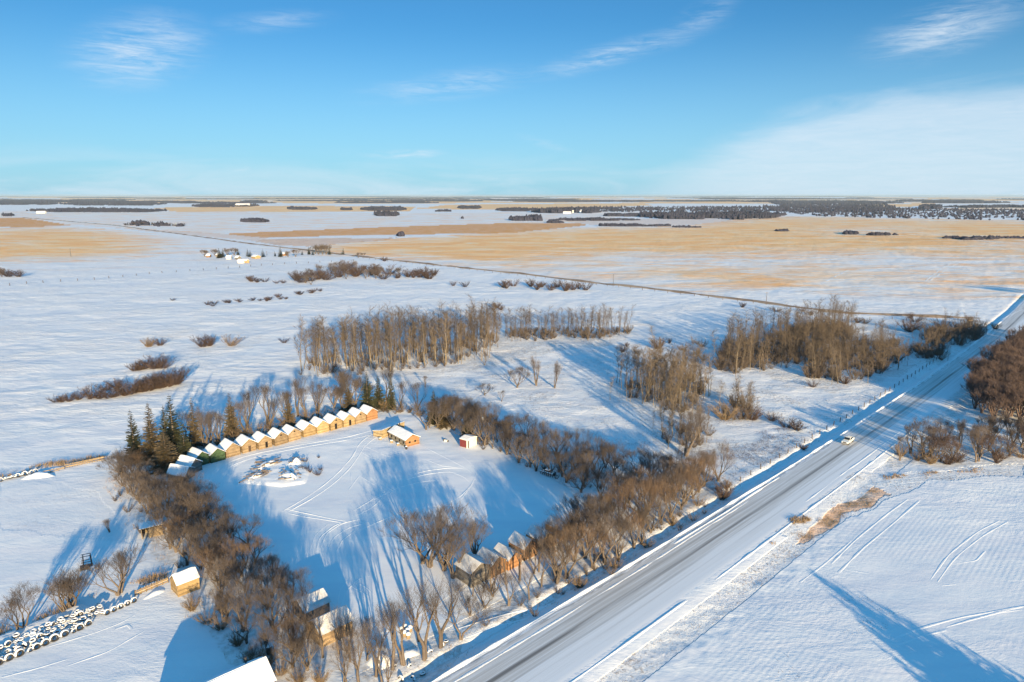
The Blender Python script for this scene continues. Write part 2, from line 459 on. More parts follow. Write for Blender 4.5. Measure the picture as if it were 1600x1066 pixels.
# rough pasture, ditches, litter under the trees
paint(fld, 2, [(600, 600), (700, 560), (800, 545), (1000, 500), (1130, 520), (1260, 590), (1400, 575), (1480, 565), (1130, 768), (1000, 720), (800, 630)], .75, .02)
paint(fld, 2, [(1020, 700), (1120, 650), (1240, 690), (1140, 760), (1080, 740)], 1.0, .02)
paint(fld, 2, [(0, 730), (150, 770), (200, 850), (0, 830)], .25, .02)
paint(fld, 2, [(200, 520), (430, 500), (380, 560), (240, 550)], .5, .02)
paint(fld, 2, [(300, 395), (700, 425), (640, 445), (480, 450), (300, 430)], .5, .02)
paint(fld, 2, [(1300, 500), (1480, 500), (1450, 540), (1300, 530)], .5, .02)
uu, vv2 = road_uv(vx, vy)
k = (uu > -13) & (uu < -7.8) & (dist < 420); fld[k, 2] = np.maximum(fld[k, 2], .75)
k = (uu > 8.8) & (uu < 12.8) & (dist < 420); fld[k, 2] = .85
paint(fld, 2, [(1180, 730), (1390, 740), (1600, 725), (1600, 745), (1450, 750), (1250, 850), (1200, 830)], .85, .02)
paint(fld, 1, [(1243, 850), (1262, 845), (1300, 825), (1330, 803), (1345, 797), (1390, 775), (1378, 762), (1362, 770), (1300, 800), (1258, 836)], .6, .03)
paint(sf, 1, [(1030, 1100), (1195, 905), (1260, 850), (1400, 775), (1600, 760), (1900, 800), (1900, 1300), (1000, 1300)], 1.0, .01)
yk = pip(vx, vy, YARD); sf[yk, 0] = 1.0; fld[yk, 2] = 0
for pl in [[(160, 715), (300, 790), (420, 900), (560, 1000), (620, 1066), (380, 1066), (270, 910), (200, 800)], [(560, 1066), (640, 1000), (760, 940), (930, 850), (1130, 750), (1140, 775), (1010, 850), (850, 940), (720, 1000), (700, 1090)],
           [(180, 720), (420, 650), (640, 620), (640, 640), (420, 680), (260, 730)], [(670, 640), (800, 690), (1110, 740), (1000, 790), (800, 720)], [(470, 590), (780, 520), (1000, 510), (980, 530), (700, 585), (560, 592)],
           [(960, 600), (1120, 590), (1110, 720), (1030, 700)], [(1110, 570), (1330, 500), (1550, 500), (1480, 565), (1300, 610)], [(1510, 560), (1620, 500), (1700, 700), (1600, 730), (1380, 725), (1400, 690)]]:
    paint(sf, 2, pl, 1.0, .04)
for nm, arr in (('fld', fld), ('sf', sf)):
    at = ground.data.color_attributes.new(nm, 'FLOAT_COLOR', 'POINT'); at.data.foreach_set('color', arr.ravel())
del fld, sf, jx, jy


# ------------------------------------------------------------------ road
def road_mat():
    m = bpy.data.materials.new('road'); m.use_nodes = True; t = NT(m.node_tree); b = t.n['Principled BSDF']
    uvn = t.new('ShaderNodeUVMap', uv_map='uv').outputs[0]
    s = t.new('ShaderNodeSeparateXYZ'); t.l.new(uvn, s.inputs[0]); u, v = s.outputs[0], s.outputs[1]
    wob = t.m('MULTIPLY', t.m('SUBTRACT', t.noise(t.map(uvn, (.0, .02, 1)), 1, 3, .5), .5), .9)
    u2 = t.m('ADD', u, wob)
    st = t.noise(t.map(uvn, (2.4, .035, 1)), 1.0, 6, .68)
    st2 = t.noise(t.map(uvn, (.7, .02, 1)), 1.0, 4, .6)
    tone = t.m('ADD', t.m('MULTIPLY', st, 1.15), t.m('MULTIPLY', st2, .1))

    def band(c, wd): return t.ss(t.m('ABSOLUTE', t.m('SUBTRACT', u2, c)), wd, wd * .25)
    lane = t.m('MULTIPLY', t.ss(t.m('ADD', u2, t.m('MULTIPLY', t.m('SUBTRACT', st, .5), 2.2)), -5., -3.2), t.m('ADD', t.m('MULTIPLY', t.ss(u2, 2.6, .9), .62), t.m('MULTIPLY', t.ss(u2, 6.2, 3.8), .38)))
    pave = t.ss(t.m('ADD', tone, t.m('MULTIPLY', lane, .25)), .60, 1.0)
    dk = t.m('MAXIMUM', t.m('MULTIPLY', band(0.0, .55), 1.0), t.m('MULTIPLY', band(-1.9, .35), .35))
    dk = t.m('MAXIMUM', dk, t.m('MULTIPLY', band(1.9, .3), .42)); dk = t.m('MAXIMUM', dk, t.m('MULTIPLY', band(3.3, .25), .25))
    dk = t.m('MULTIPLY', dk, t.ss(t.m('ADD', st2, t.m('MULTIPLY', st, .4)), .42, .85))
    c = t.mix(t.m('MULTIPLY', pave, t.m('MULTIPLY', lane, .85)), (.80, .81, .84), (.49, .47, .455))
    c = t.mix(t.m('MULTIPLY', dk, .85), c, (.13, .12, .115))
    gr = t.m('MULTIPLY', t.m('MULTIPLY', t.ss(u2, -4.9, -4.5), t.ss(u2, -3.5, -4.2)), t.ss(t.noise(t.map(uvn, (3, .3, 1)), 1, 4, .7), .42, .6))
    c = t.mix(t.m('MULTIPLY', gr, .7), c, (.22, .19, .17))
    t.l.new(c, b.inputs['Base Color']); b.inputs['Roughness'].default_value = .55; b.inputs['Specular IOR Level'].default_value = .3
    bp = t.new('ShaderNodeBump'); bp.inputs['Strength'].default_value = .35; bp.inputs['Distance'].default_value = .04
    t.l.new(t.m('ADD', st, t.m('MULTIPLY', t.noise(uvn, 3, 3, .6), .3)), bp.inputs['Height']); t.l.new(bp.outputs[0], b.inputs['Normal'])
    return m


us = np.concatenate([[-4.75], np.arange(-4.5, 6.41, .55), [6.75]]); vs = np.concatenate([np.arange(-60, 420, 1.5)])
UU, VV = np.meshgrid(us, vs); rx, ry = road_xy(UU, VV); rz = gz(rx, ry) + .02
rz[:, 0] -= .08; rz[:, -1] -= .08
Vr = np.stack([rx, ry, rz], -1).reshape(-1, 3); n2 = len(us)
i0 = (np.arange(len(vs) - 1)[:, None] * n2 + np.arange(n2 - 1)[None, :]).ravel(); Fr = np.stack([i0, i0 + 1, i0 + n2 + 1, i0 + n2], -1)
road = mesh_obj('road', Vr, Fr, road_mat(), smooth=True); tag(road, kind='structure')
uvl = road.data.uv_layers.new(name='uv'); fu = np.stack([UU.ravel(), VV.ravel()], -1)[Fr.ravel()]; uvl.data.foreach_set('uv', fu.astype(np.float32).ravel())


def ribbon_mesh(pts, wd, h, rnd=.3, step=.7, sd=0, hard=False):
    """raised berm following a polyline of world points"""
    p = np.array(pts, float); seg = np.hypot(*np.diff(p, axis=0).T); s = np.concatenate([[0], np.cumsum(seg)])
    # catmull-ish smoothing by dense interp then box filter
    S = np.arange(0, s[-1], step); xs = np.interp(S, s, p[:, 0]); ys = np.interp(S, s, p[:, 1])
    if not hard and len(S) > 12:
        w_ = max(3, int(min(len(S) / 5, 9 / step))); kx = np.ones(w_) / w_
        xp = np.pad(xs, w_, mode='reflect', reflect_type='odd'); yp = np.pad(ys, w_, mode='reflect', reflect_type='odd')
        xs = np.convolve(xp, kx, 'same')[w_:-w_]; ys = np.convolve(yp, kx, 'same')[w_:-w_]
    tx = np.gradient(xs); ty = np.gradient(ys); L = np.hypot(tx, ty) + 1e-9; nx, ny = -ty / L, tx / L
    offs = np.array([-1, -.55, -.15, .25, .6, 1.]) * wd / 2; hh = np.array([-.12, .55, 1., .85, .5, -.12])
    k = 1 + rnd * 2 * (vnoise(S / 3.1 + sd, S * 0 + sd * 3.3) - .5)
    env = np.clip(np.minimum(S, S[-1] - S) / 2.5, 0, 1)
    X_ = xs[:, None] + nx[:, None] * offs * k[:, None]; Y_ = ys[:, None] + ny[:, None] * offs * k[:, None]
    base_ = gz(X_, Y_); Z_ = base_ + np.where(hh > 0, hh * h * (k * env)[:, None], -.12)
    V = np.stack([X_, Y_, Z_], -1).reshape(-1, 3); n = len(offs); q = (np.arange(len(S) - 1)[:, None] * n + np.arange(n - 1)[None, :]).ravel()
    return V, np.stack([q, q + 1, q + n + 1, q + n], -1)


def merge(parts):
    Vs, Fs, o = [], [], 0
    for v, f in parts:
        Vs.append(v); Fs.append(f + o); o += len(v)
    return np.concatenate(Vs), np.concatenate(Fs)


# snow windrows left by the plough
wl = [(float(a), float(b)) for a, b in zip(*road_xy(-5.0 + .25 * (vnoise(np.arange(-40, 330, 3.) / 14, np.zeros(124)) - .5), np.arange(-40, 330, 3.)))]
v1, f1 = ribbon_mesh(wl, .62 * K, .20, .95, .5, hard=True, sd=3)
mesh_obj('snow_windrow', v1, f1, MT['snow_lump'], smooth=True); tag(bpy.data.objects['snow_windrow'], kind='structure')
parts = []
for a, b, off, hgt, sd in [(-40, 20, 6.9, .12, 1), (25, 140, 7.0, .10, 2), (-30, 60, -3.1, .05, 4), (30, 75, -3.9, .12, 5), (62, 150, 4.9, .05, 6), (-40, 110, 9.4, -.0, 7)]:
    if hgt <= 0: continue
    s_ = np.arange(a, b, 3.); xx, yy = road_xy(off + .3 * (vnoise(s_ / 12, s_ * 0 + sd) - .5), s_)
    parts.append(ribbon_mesh(list(zip(xx, yy)), .6 * K, hgt, .6, hard=True, sd=sd))
v1, f1 = merge(parts); o = mesh_obj('plough_ridges', v1, f1, MT['snow_lump'], smooth=True); tag(o, kind='structure')

# vehicle tracks in the snow
TR = [
    ([(440, 800), (475, 780), (510, 755), (535, 732), (553, 712), (560, 695), (582, 678)], 10, .12),
    ([(450, 800), (485, 781), (520, 757), (546, 733), (562, 712), (570, 697), (592, 682)], 10, .12),
    ([(330, 745), (345, 728), (370, 716), (430, 702), (490, 692), (540, 685), (585, 672)], 9, .10),
    ([(338, 750), (352, 732), (380, 719), (435, 706), (495, 696), (545, 689), (588, 678)], 9, .10),
    ([(345, 765), (350, 742), (365, 728), (385, 720)], 8, .08), ([(325, 755), (332, 738), (345, 724)], 8, .08),
    ([(445, 795), (480, 803), (520, 812), (560, 818)], 10, .10), ([(450, 802), (480, 809), (540, 818)], 10, .08),
    ([(560, 830), (600, 812), (640, 796), (680, 790), (715, 788)], 9, .08), ([(640, 742), (670, 735), (700, 731), (730, 731)], 9, .10), ([(625, 752), (660, 742), (695, 737), (715, 738)], 9, .10),
    ([(585, 780), (620, 762), (660, 752), (690, 750)], 9, .09), ([(665, 718), (690, 728), (715, 730)], 9, .08), ([(545, 765), (560, 745), (570, 738)], 8, .08), ([(548, 738), (549, 758)], 8, .07),
    ([(565, 745), (590, 760), (600, 775), (580, 795), (555, 806)], 9, .08), ([(550, 800), (575, 785), (600, 768), (622, 760)], 8, .09),
    ([(500, 860), (510, 835), (535, 818), (570, 810)], 10, .09), ([(492, 868), (500, 840), (525, 820), (560, 812)], 10, .09), ([(485, 860), (492, 838), (515, 818)], 10, .08),
    ([(510, 870), (520, 842), (545, 825), (580, 815)], 10, .08), ([(525, 865), (535, 845), (555, 830)], 9, .07),
    ([(535, 945), (540, 925), (560, 905), (580, 900)], 8, .08), ([(545, 915), (565, 925), (580, 935)], 8, .08), ([(552, 908), (572, 918), (585, 930)], 8, .08), ([(528, 940), (532, 920), (550, 902)], 8, .07),
    ([(720, 780), (735, 760), (745, 740), (735, 722), (720, 712)], 10, .07), ([(650, 805), (690, 790), (720, 775), (738, 755)], 10, .07), ([(700, 735), (725, 745), (738, 756)], 8, .06),
    ([(665, 700), (690, 712), (735, 735), (745, 752)], 8, .06), ([(575, 700), (600, 712), (625, 718)], 8, .07), ([(560, 705), (580, 716), (600, 722)], 8, .07),
    # field on the right
    ([(1300, 880), (1340, 840), (1385, 805), (1420, 780)], 14, .16), ([(1310, 895), (1350, 855), (1400, 815), (1438, 782)], 14, .16), ([(1250, 910), (1290, 880), (1330, 845)], 12, .10),
    ([(1392, 1000), (1430, 985), (1500, 965), (1560, 955), (1620, 945)], 16, .16), ([(1480, 980), (1520, 968), (1570, 955), (1600, 950)], 16, .15), ([(1400, 1010), (1440, 995), (1480, 985)], 14, .12),
    ([(1455, 905), (1480, 870), (1530, 830), (1565, 812)], 12, .10), ([(1465, 910), (1490, 875), (1540, 835), (1575, 815)], 12, .10), ([(1490, 883), (1525, 878), (1540, 862)], 10, .12), ([(1470, 916), (1495, 914)], 10, .12),
    ([(1320, 890), (1360, 896)], 10, .1), ([(1550, 960), (1600, 953)], 14, .1), ([(1380, 745), (1450, 738), (1530, 732), (1600, 731)], 14, .14), ([(1395, 758), (1450, 752), (1600, 756)], 12, .08),
    # turn-off near the far junction
    ([(1500, 560), (1515, 553), (1535, 540), (1552, 522), (1556, 516), (1550, 512)], 10, .18), ([(1555, 505), (1575, 495), (1600, 484)], 14, .22),
    # tracks in the left paddock and below the tyres
    ([(80, 1010), (150, 990), (190, 975), (215, 960)], 9, .08), ([(110, 1040), (170, 1020), (230, 985)], 9, .07), ([(180, 700 + 285), (200, 978), (206, 985)], 14, .16), ([(0, 1060), (60, 1045), (110, 1030)], 9, .07),
    ([(700, 985), (760, 968), (830, 950), (870, 935)], 9, .07), ([(720, 1000), (780, 975), (840, 955)], 9, .07),
    # tracks far across the pasture
    ([(1280, 445), (1310, 430), (1330, 420)], 30, .25), ([(1445, 440), (1470, 420), (1495, 408)], 26, .25), ([(1450, 440), (1478, 422), (1502, 409)], 26, .25),
]
parts = []
for i, (pl, wpx, hgt) in enumerate(TR):
    pts = [P(*q) for q in pl]
    parts.append(ribbon_mesh(pts, wpx * (.045 if pl[0][0] < 900 else .04) * K, hgt * ((.32 if pl[0][0] < 300 else .55) if pl[0][0] < 900 else .16), .5, step=.6 if pl[0][1] > 600 else 2., sd=i))
v1, f1 = merge(parts); o = mesh_obj('wheel_tracks', v1, f1, MT['snow'], smooth=True); tag(o, kind='structure')


# ------------------------------------------------------------------ mesh builder for made things
class MB:
    def __init__(s): s.v = []; s.f = []
    def add(s, v, f):
        n = len(s.v); s.v += [tuple(q) for q in v]; s.f += [tuple(i + n for i in q) for q in f]; return s
    def box(s, x0, x1, y0, y1, z0, z1):
        return s.add([(x0, y0, z0), (x1, y0, z0), (x1, y1, z0), (x0, y1, z0), (x0, y0, z1), (x1, y0, z1), (x1, y1, z1), (x0, y1, z1)],
                     [(0, 3, 2, 1), (4, 5, 6, 7), (0, 1, 5, 4), (1, 2, 6, 5), (2, 3, 7, 6), (3, 0, 4, 7)])
    def obox(s, c, size, rot=(0, 0, 0)):
        from mathutils import Euler
        R = Euler(rot).to_matrix(); hx, hy, hz = size[0] / 2, size[1] / 2, size[2] / 2
        vs = [Vector(c) + R @ Vector((a * hx, b * hy, d * hz)) for d in (-1, 1) for a, b in ((-1, -1), (1, -1), (1, 1), (-1, 1))]
        return s.add(vs, [(0, 3, 2, 1), (4, 5, 6, 7), (0, 1, 5, 4), (1, 2, 6, 5), (2, 3, 7, 6), (3, 0, 4, 7)])
    def tube(s, a, b, r0, r1=None, n=6, cap=True):
        a = Vector(a); b = Vector(b); r1 = r0 if r1 is None else r1
        d = (b - a).normalized(); q = Vector((0, 0, 1)) if abs(d.z) < .9 else Vector((1, 0, 0))
        U = d.cross(q).normalized(); W = d.cross(U)
        vs = [a + (U * math.cos(k * 2 * math.pi / n) + W * math.sin(k * 2 * math.pi / n)) * r0 for k in range(n)] + [b + (U * math.cos(k * 2 * math.pi / n) + W * math.sin(k * 2 * math.pi / n)) * r1 for k in range(n)]
        fs = [(k, (k + 1) % n, n + (k + 1) % n, n + k) for k in range(n)]
        if cap: fs += [tuple(range(n))[::-1], tuple(range(n, 2 * n))]
        return s.add(vs, fs)
    def prism(s, prof, x0, x1, axis='x'):
        n = len(prof); vs = []
        for q in (x0, x1):
            for a, b in prof: vs.append((q, a, b) if axis == 'x' else (a, q, b))
        return s.add(vs, [(k, (k + 1) % n, n + (k + 1) % n, n + k) for k in range(n)] + [tuple(range(n))[::-1], tuple(range(n, 2 * n))])
    def lathe(s, prof, n=16, axis='z', c=(0, 0, 0)):
        vs = []
        for r, h in prof:
            for k in range(n):
                a = 2 * math.pi * k / n; p = (r * math.cos(a), r * math.sin(a), h)
                if axis == 'y': p = (p[0], p[2], p[1])
                if axis == 'x': p = (p[2], p[0], p[1])
                vs.append((p[0] + c[0], p[1] + c[1], p[2] + c[2]))
        m = len(prof); fs = []
        for i in range(m - 1):
            for k in range(n): fs.append((i * n + k, i * n + (k + 1) % n, (i + 1) * n + (k + 1) % n, (i + 1) * n + k))
        return s.add(vs, fs)
    def build(s, name, m, parent=None, smooth=False, bevel=0):
        o = mesh_obj(name, s.v, s.f, m, parent, smooth)
        if bevel:
            b = o.modifiers.new('bevel', 'BEVEL'); b.width = bevel; b.segments = 2; b.limit_method = 'ANGLE'
        return o


def slab(mb, a, b, c, d, th):
    """thick quad a,b,c,d (top face corners, ccw from above)"""
    n = (Vector(b) - Vector(a)).cross(Vector(d) - Vector(a)).normalized() * th
    vs = [Vector(q) for q in (a, b, c, d)]; vs = [v - n for v in vs] + vs
    return mb.add(vs, [(0, 3, 2, 1), (4, 5, 6, 7), (0, 1, 5, 4), (1, 2, 6, 5), (2, 3, 7, 6), (3, 0, 4, 7)])


def snow_slab(mb, a, b, c, d, th, rs, nx=8, ny=6):
    """soft uneven snow lying on a roof slope; a,b eave, d,c ridge"""
    a, b, c, d = map(Vector, (a, b, c, d)); n = (b - a).cross(d - a).normalized()
    g = []
    for j in range(ny + 1):
        for i in range(nx + 1):
            s, q = i / nx, j / ny
            p = (a.lerp(b, s)).lerp(d.lerp(c, s), q)
            e = min(s, 1 - s, q if q < .5 else 1) * 2
            k = .55 + .45 * min(1, e * 6) + rs.uniform(-.12, .12)
            g.append(p + n * th * k)
    base = [p - n * .0 for p in []]
    m = len(g); lo = []
    for j in range(ny + 1):
        for i in range(nx + 1):
            s, q = i / nx, j / ny; lo.append((a.lerp(b, s)).lerp(d.lerp(c, s), q) + n * .004)
    f = []
    for j in range(ny):
        for i in range(nx):
            k = j * (nx + 1) + i; f.append((k, k + 1, k + nx + 2, k + nx + 1))
    w = nx + 1
    for i in range(nx): f.append((i + 1, i, m + i, m + i + 1)); k = ny * w + i; f.append((k, k + 1, m + k + 1, m + k))
    for j in range(ny): k = j * w; f.append((k, k + w, m + k + w, m + k)); k = j * w + nx; f.append((k + w, k, m + k, m + k + w))
    return mb.add(g + lo, f)


def granary(name, label, cat, x, y, rz, w, d, hw, hp, wall, door=None, vent=False, group=None, over=.28, th=.16, snow=True, seed=1, ribs=True, roofmat='wood_dark', win=None, z=None, sidewin=0, loft=None, snowhalf=(True, True), snowmat='snow'):
    """small gabled wooden building, front gable faces local -Y"""
    rs = random.Random(seed); e = empty(name, x, y, z, rz); tag(e, label, cat, group)
    W, D = w / 2, d / 2
    mb = MB(); mb.prism([(-W, -.4), (W, -.4), (W, hw), (0, hp), (-W, hw)], -D, D, 'y')
    if ribs:
        for sx in (-1, 1):
            for sy in (-1, 1): mb.box(sx * W - .07, sx * W + .07, sy * D - .07, sy * D + .07, -.4, hw - .04)
        zz = .15
        while zz < hw - .1:
            mb.box(-W + .08, W - .08, -D - .025, -D + .01, zz, zz + .13)
            mb.box(-W - .025, -W + .01, -D + .08, D - .08, zz, zz + .13); mb.box(W - .01, W + .025, -D + .08, D - .08, zz, zz + .13)
            zz += .48
    mb.build('wall', wall, e)
    sl = (hp - hw) / W; ex = W + over; ez = hw - sl * over; yo = D + over
    r = MB(); slab(r, (-ex, -yo, ez + .09), (0, -yo, hp + .09), (0, yo, hp + .09), (-ex, yo, ez + .09), -.08 if False else .08)
    slab(r, (0, -yo, hp + .09), (ex, -yo, ez + .09), (ex, yo, ez + .09), (0, yo, hp + .09), .08)
    ro = r.build('roof', roofmat, e)
    if snow:
        s = MB(); k = .05
        if snowhalf[0]: snow_slab(s, (-ex - .03, yo + .02, ez + .095), (-ex - .03, -yo - .02, ez + .095), (0, -yo - .02, hp + .095), (0, yo + .02, hp + .095), th, rs)
        if snowhalf[1]: snow_slab(s, (ex + .03, -yo - .02, ez + .095), (ex + .03, yo + .02, ez + .095), (0, yo + .02, hp + .095), (0, -yo - .02, hp + .095), th, rs)
        s.build('snow_cover', snowmat, ro, smooth=False)
    if door is not None:
        dm = MB().box(door - .38, door + .38, -D - .05, -D + .02, .12, min(1.85, hw)); do = dm.build('door', 'opening' if rs.random() < .75 else 'wood_dark', e)
        f = MB()
        f.box(door - .50, door - .383, -D - .075, -D - .03, .1, min(1.9, hw) + .05); f.box(door + .383, door + .50, -D - .075, -D - .03, .1, min(1.9, hw) + .05); f.box(door - .50, door + .50, -D - .078, -D - .032, min(1.85, hw) + .003, min(1.85, hw) + .12)
        f.build('door_frame', 'plank', do)
    if vent:
        MB().box(-.22, .22, -D - .05, -D + .02, hw + .18, hw + .62).build('hatch', 'opening', e)
    if win:
        for wx, wz in win:
            o = MB().box(wx - .3, wx + .3, -D - .04, -D + .02, wz, wz + .55).build('window', 'opening', e)
            f = MB(); f.box(wx - .38, wx - .303, -D - .07, -D - .02, wz - .08, wz + .63); f.box(wx + .303, wx + .38, -D - .07, -D - .02, wz - .08, wz + .63); f.box(wx - .303, wx + .303, -D - .07, -D - .02, wz - .08, wz - .003)
            f.build('window_frame', 'plank', o)
    for i in range(sidewin):
        yy = -D + (i + .7) * d / (sidewin + .4)
        MB().box(-W - .05, -W + .02, yy - .3, yy + .3, hw * .38, hw * .78).build('window', 'opening', e)
    return e


def ordw(n):
    a = ['', 'first', 'second', 'third', 'fourth', 'fifth', 'sixth', 'seventh', 'eighth', 'ninth', 'tenth', 'eleventh', 'twelfth', 'thirteenth', 'fourteenth', 'fifteenth', 'sixteenth', 'seventeenth', 'eighteenth', 'nineteenth']
    if n >= 100: return 'hundred-and-' + ordw(n - 100) if n > 100 else 'hundredth'
    tens = ['', '', 'twenty', 'thirty', 'forty', 'fifty', 'sixty', 'seventy', 'eighty', 'ninety']
    if n < 20: return a[n]
    if n % 10 == 0: return tens[n // 10][:-1] + 'ieth'
    return tens[n // 10] + '-' + a[n % 10]


# granary row along the back of the yard
GP = [(297, 748), (307, 738), (317, 727), (341, 721), (365, 713), (390, 706), (415, 700), (440, 694), (461, 688), (484, 681), (505, 676), (526, 671), (546, 666), (564, 661), (582, 656)]
gw = 3.75
for i, p in enumerate(GP):
    n = len(GP) - i
    bx, by = P(*p)
    rz = math.radians(45) if i > 2 else math.radians([78, 66, 52][i])
    d = 4.6
    nx, ny = math.sin(rz), -math.cos(rz)                # facing direction
    cx, cy = bx - nx * d / 2, by - ny * d / 2
    wall = ['wood_grey', 'wood_grey', 'wood_green', 'wood_green'][i] if i < 4 else ('wood_orange' if i == 14 else ('wood_gold' if i in (9, 10, 11, 12) else 'wood_tan'))
    desc = {0: 'collapsed grey wooden granary under snow at the tree end of the row', 1: 'leaning grey wooden granary with snowy roof, second from the tree end', 2: 'dark green granary, leftmost of the two green ones in the row',
            3: 'dark green granary beside the first tan one, snow on its roof', 14: 'orange-brown granary at the right end of the long row, nearest the log cabin'}.get(i)
    if not desc: desc = 'tan wooden granary with snowy gable roof, %s from the right end of the row' % ordw(n)
    door = {5: .1, 6: .35, 8: None, 10: None, 12: .3, 9: None, 2: None, 11: -.2, 4: None}.get(i, None)
    g = granary('granary', desc, 'granary', cx, cy, rz, gw * (1.0 if i > 2 else .95), d, 2.35 + .06 * ((i * 7) % 3), 3.75 + .07 * ((i * 5) % 3), wall, door=door, vent=(i in (7, 8, 11, 13)), group='wooden granaries in the long row behind the yard', seed=i, th=.10 + .045 * ((i * 3) % 4))
    if i == 0: g.rotation_euler = (.10, -.22, rz)
    if i == 1: g.rotation_euler = (.05, -.09, rz)

# granaries in the tree belt beside the road
BG = [((751, 910), 3.9, 2.9, 4.1, 'wood_grey', 'grey-brown log granary with snowy roof, leftmost in the roadside tree belt'), ((779, 897), 3.0, 2.6, 3.8, 'wood_rust', 'rust-brown board granary in the roadside belt, next to the grey leftmost one'),
      ((804, 886), 2.8, 2.2, 3.3, 'wood_orange', 'low brown granary between the two rust-brown ones in the roadside belt'), ((829, 871), 3.0, 2.6, 3.9, 'wood_rust', 'rust-brown granary with tall gable, fourth from the left in the roadside belt'),
      ((856, 856), 3.2, 2.3, 3.5, 'wood_tan', 'tan granary hidden behind branches, second from the right in the roadside belt'), ((886, 839), 3.2, 2.3, 3.6, 'wood_rust', 'rust-brown granary at the right end of the roadside belt row')]
for i, (p, w_, hw, hp, wl_, lb) in enumerate(BG):
    rz = math.radians(42); bx, by = P(*p); nx, ny = math.sin(rz), -math.cos(rz)
    granary('granary', lb, 'granary', bx - nx * 2.2, by - ny * 2.2, rz, w_ * K, 4.4, hw, hp, wl_, group='old granaries among the roadside trees', seed=30 + i, th=.06, snowmat='snow_thin', win=[(0, 1.2)] if i in (1, 3) else None)

# log cabin with lean-to wing
cx0 = P(634, 700); cx1 = P(655, 694.5); cx2 = P(602, 687.5)
gd = Vector((cx1[0] - cx0[0], cx1[1] - cx0[1])); gwid = gd.length; gd.normalize()
ld = Vector((-gd.y, gd.x)); Lc = (Vector(cx2) - Vector(cx0)).dot(ld)
cc = Vector(cx0) + gd * gwid / 2 + ld * Lc / 2
ca = math.atan2(gd.y, gd.x)
cab = granary('log_cabin', 'small log cabin with orange gable end and snowy roof in the yard', 'cabin', cc.x, cc.y, ca, gwid, Lc, 2.1, 3.35, 'wood_orange', seed=50, th=.22, win=[(-.9, .9), (.9, .9)], over=.3)
side = MB().box(-gwid / 2 - .05, -gwid / 2 - .028, -Lc / 2 + .07, Lc / 2 - .07, -.3, 2.1); side.build('side_wall', 'log_shaded', cab)  # greyer sheet puts the weaker sun on this side into the wall colour
for i in range(4):
    yy = -Lc / 2 + 1.1 + i * (Lc - 2) / 3.3
    MB().box(-gwid / 2 - .09, -gwid / 2 - .052, yy - .32, yy + .32, .75, 1.5).build('window', 'opening', cab)
MB().tube((1.0, Lc / 2 - .6, 2.2), (1.0, Lc / 2 - .6, 4.3), .16, n=10).build('chimney', 'old_iron', cab)
wa = Vector(P(597, 686)); wb = Vector(P(632, 672)); wd_ = (wb - wa); wl2 = wd_.length; wang = math.atan2(wd_.y, wd_.x); wm = (wa + wb) / 2
e = empty('log_shed', wm.x, wm.y, None, wang); tag(e, 'low tan log shed with shaded snowy roof just behind the cabin', 'shed')
m_ = MB(); hf, hb, dp = 2.55, 1.7, 3.6; L2 = wl2 / 2
m_.add([(-L2, 0, -.3), (L2, 0, -.3), (L2, dp, -.3), (-L2, dp, -.3), (-L2, 0, hf), (L2, 0, hf), (L2, dp, hb), (-L2, dp, hb)], [(0, 1, 5, 4), (1, 2, 6, 5), (2, 3, 7, 6), (3, 0, 4, 7), (4, 5, 6, 7)])
for zz in (.3, .7, 1.1, 1.5, 1.9, 2.3): m_.box(-L2 - .06, L2 + .06, -.06, .02, zz, zz + .2)
m_.build('wall', 'log_tan', e)
r_ = MB(); slab(r_, (-L2 - .2, -.25, hf + .13), (L2 + .2, -.25, hf + .13), (L2 + .2, dp + .25, hb + .1), (-L2 - .2, dp + .25, hb + .1), .1); ro = r_.build('roof', 'log_tan', e)
s_ = MB(); snow_slab(s_, (-L2 - .15, -.1, hf + .135), (L2 + .15, -.1, hf + .135), (L2 + .15, dp + .25, hb + .105), (-L2 - .15, dp + .25, hb + .105), .14, random.Random(4)); s_.build('snow_cover', 'snow', ro)
for xx in (-2.4, -.9, .6, 2.6): MB().box(xx - .25, xx + .25, -.10, -.064, 1.05, 1.75).build('window', 'opening', e)

# white and red shed
a0 = Vector(P(721, 699)); a1 = Vector(P(731, 701.5)); a2 = Vector(P(745, 695))
gd = (a2 - a1); gl = gd.length; gd.normalize(); dd = Vector((-gd.y, gd.x)); dl = 2.9
cc = a1 + gd * gl / 2 + dd * dl / 2
sh = granary('garden_shed', 'small white shed with red left side and dark door strip', 'shed', cc.x, cc.y, math.atan2(gd.y, gd.x), gl, dl, 2.3, 2.75, 'cream_paint', seed=60, th=.1, ribs=False, over=.12, roofmat='cream_paint')
MB().box(-gl / 2 - .04, -gl / 2 - .004, -dl / 2 + .5, dl / 2 - .02, .05, 2.2).build('side_panel', 'red_paint', sh)
MB().box(-gl / 2 + .12, -gl / 2 + .5, -dl / 2 - .04, -dl / 2 - .004, .05, 2.15).build('door', 'opening', sh)

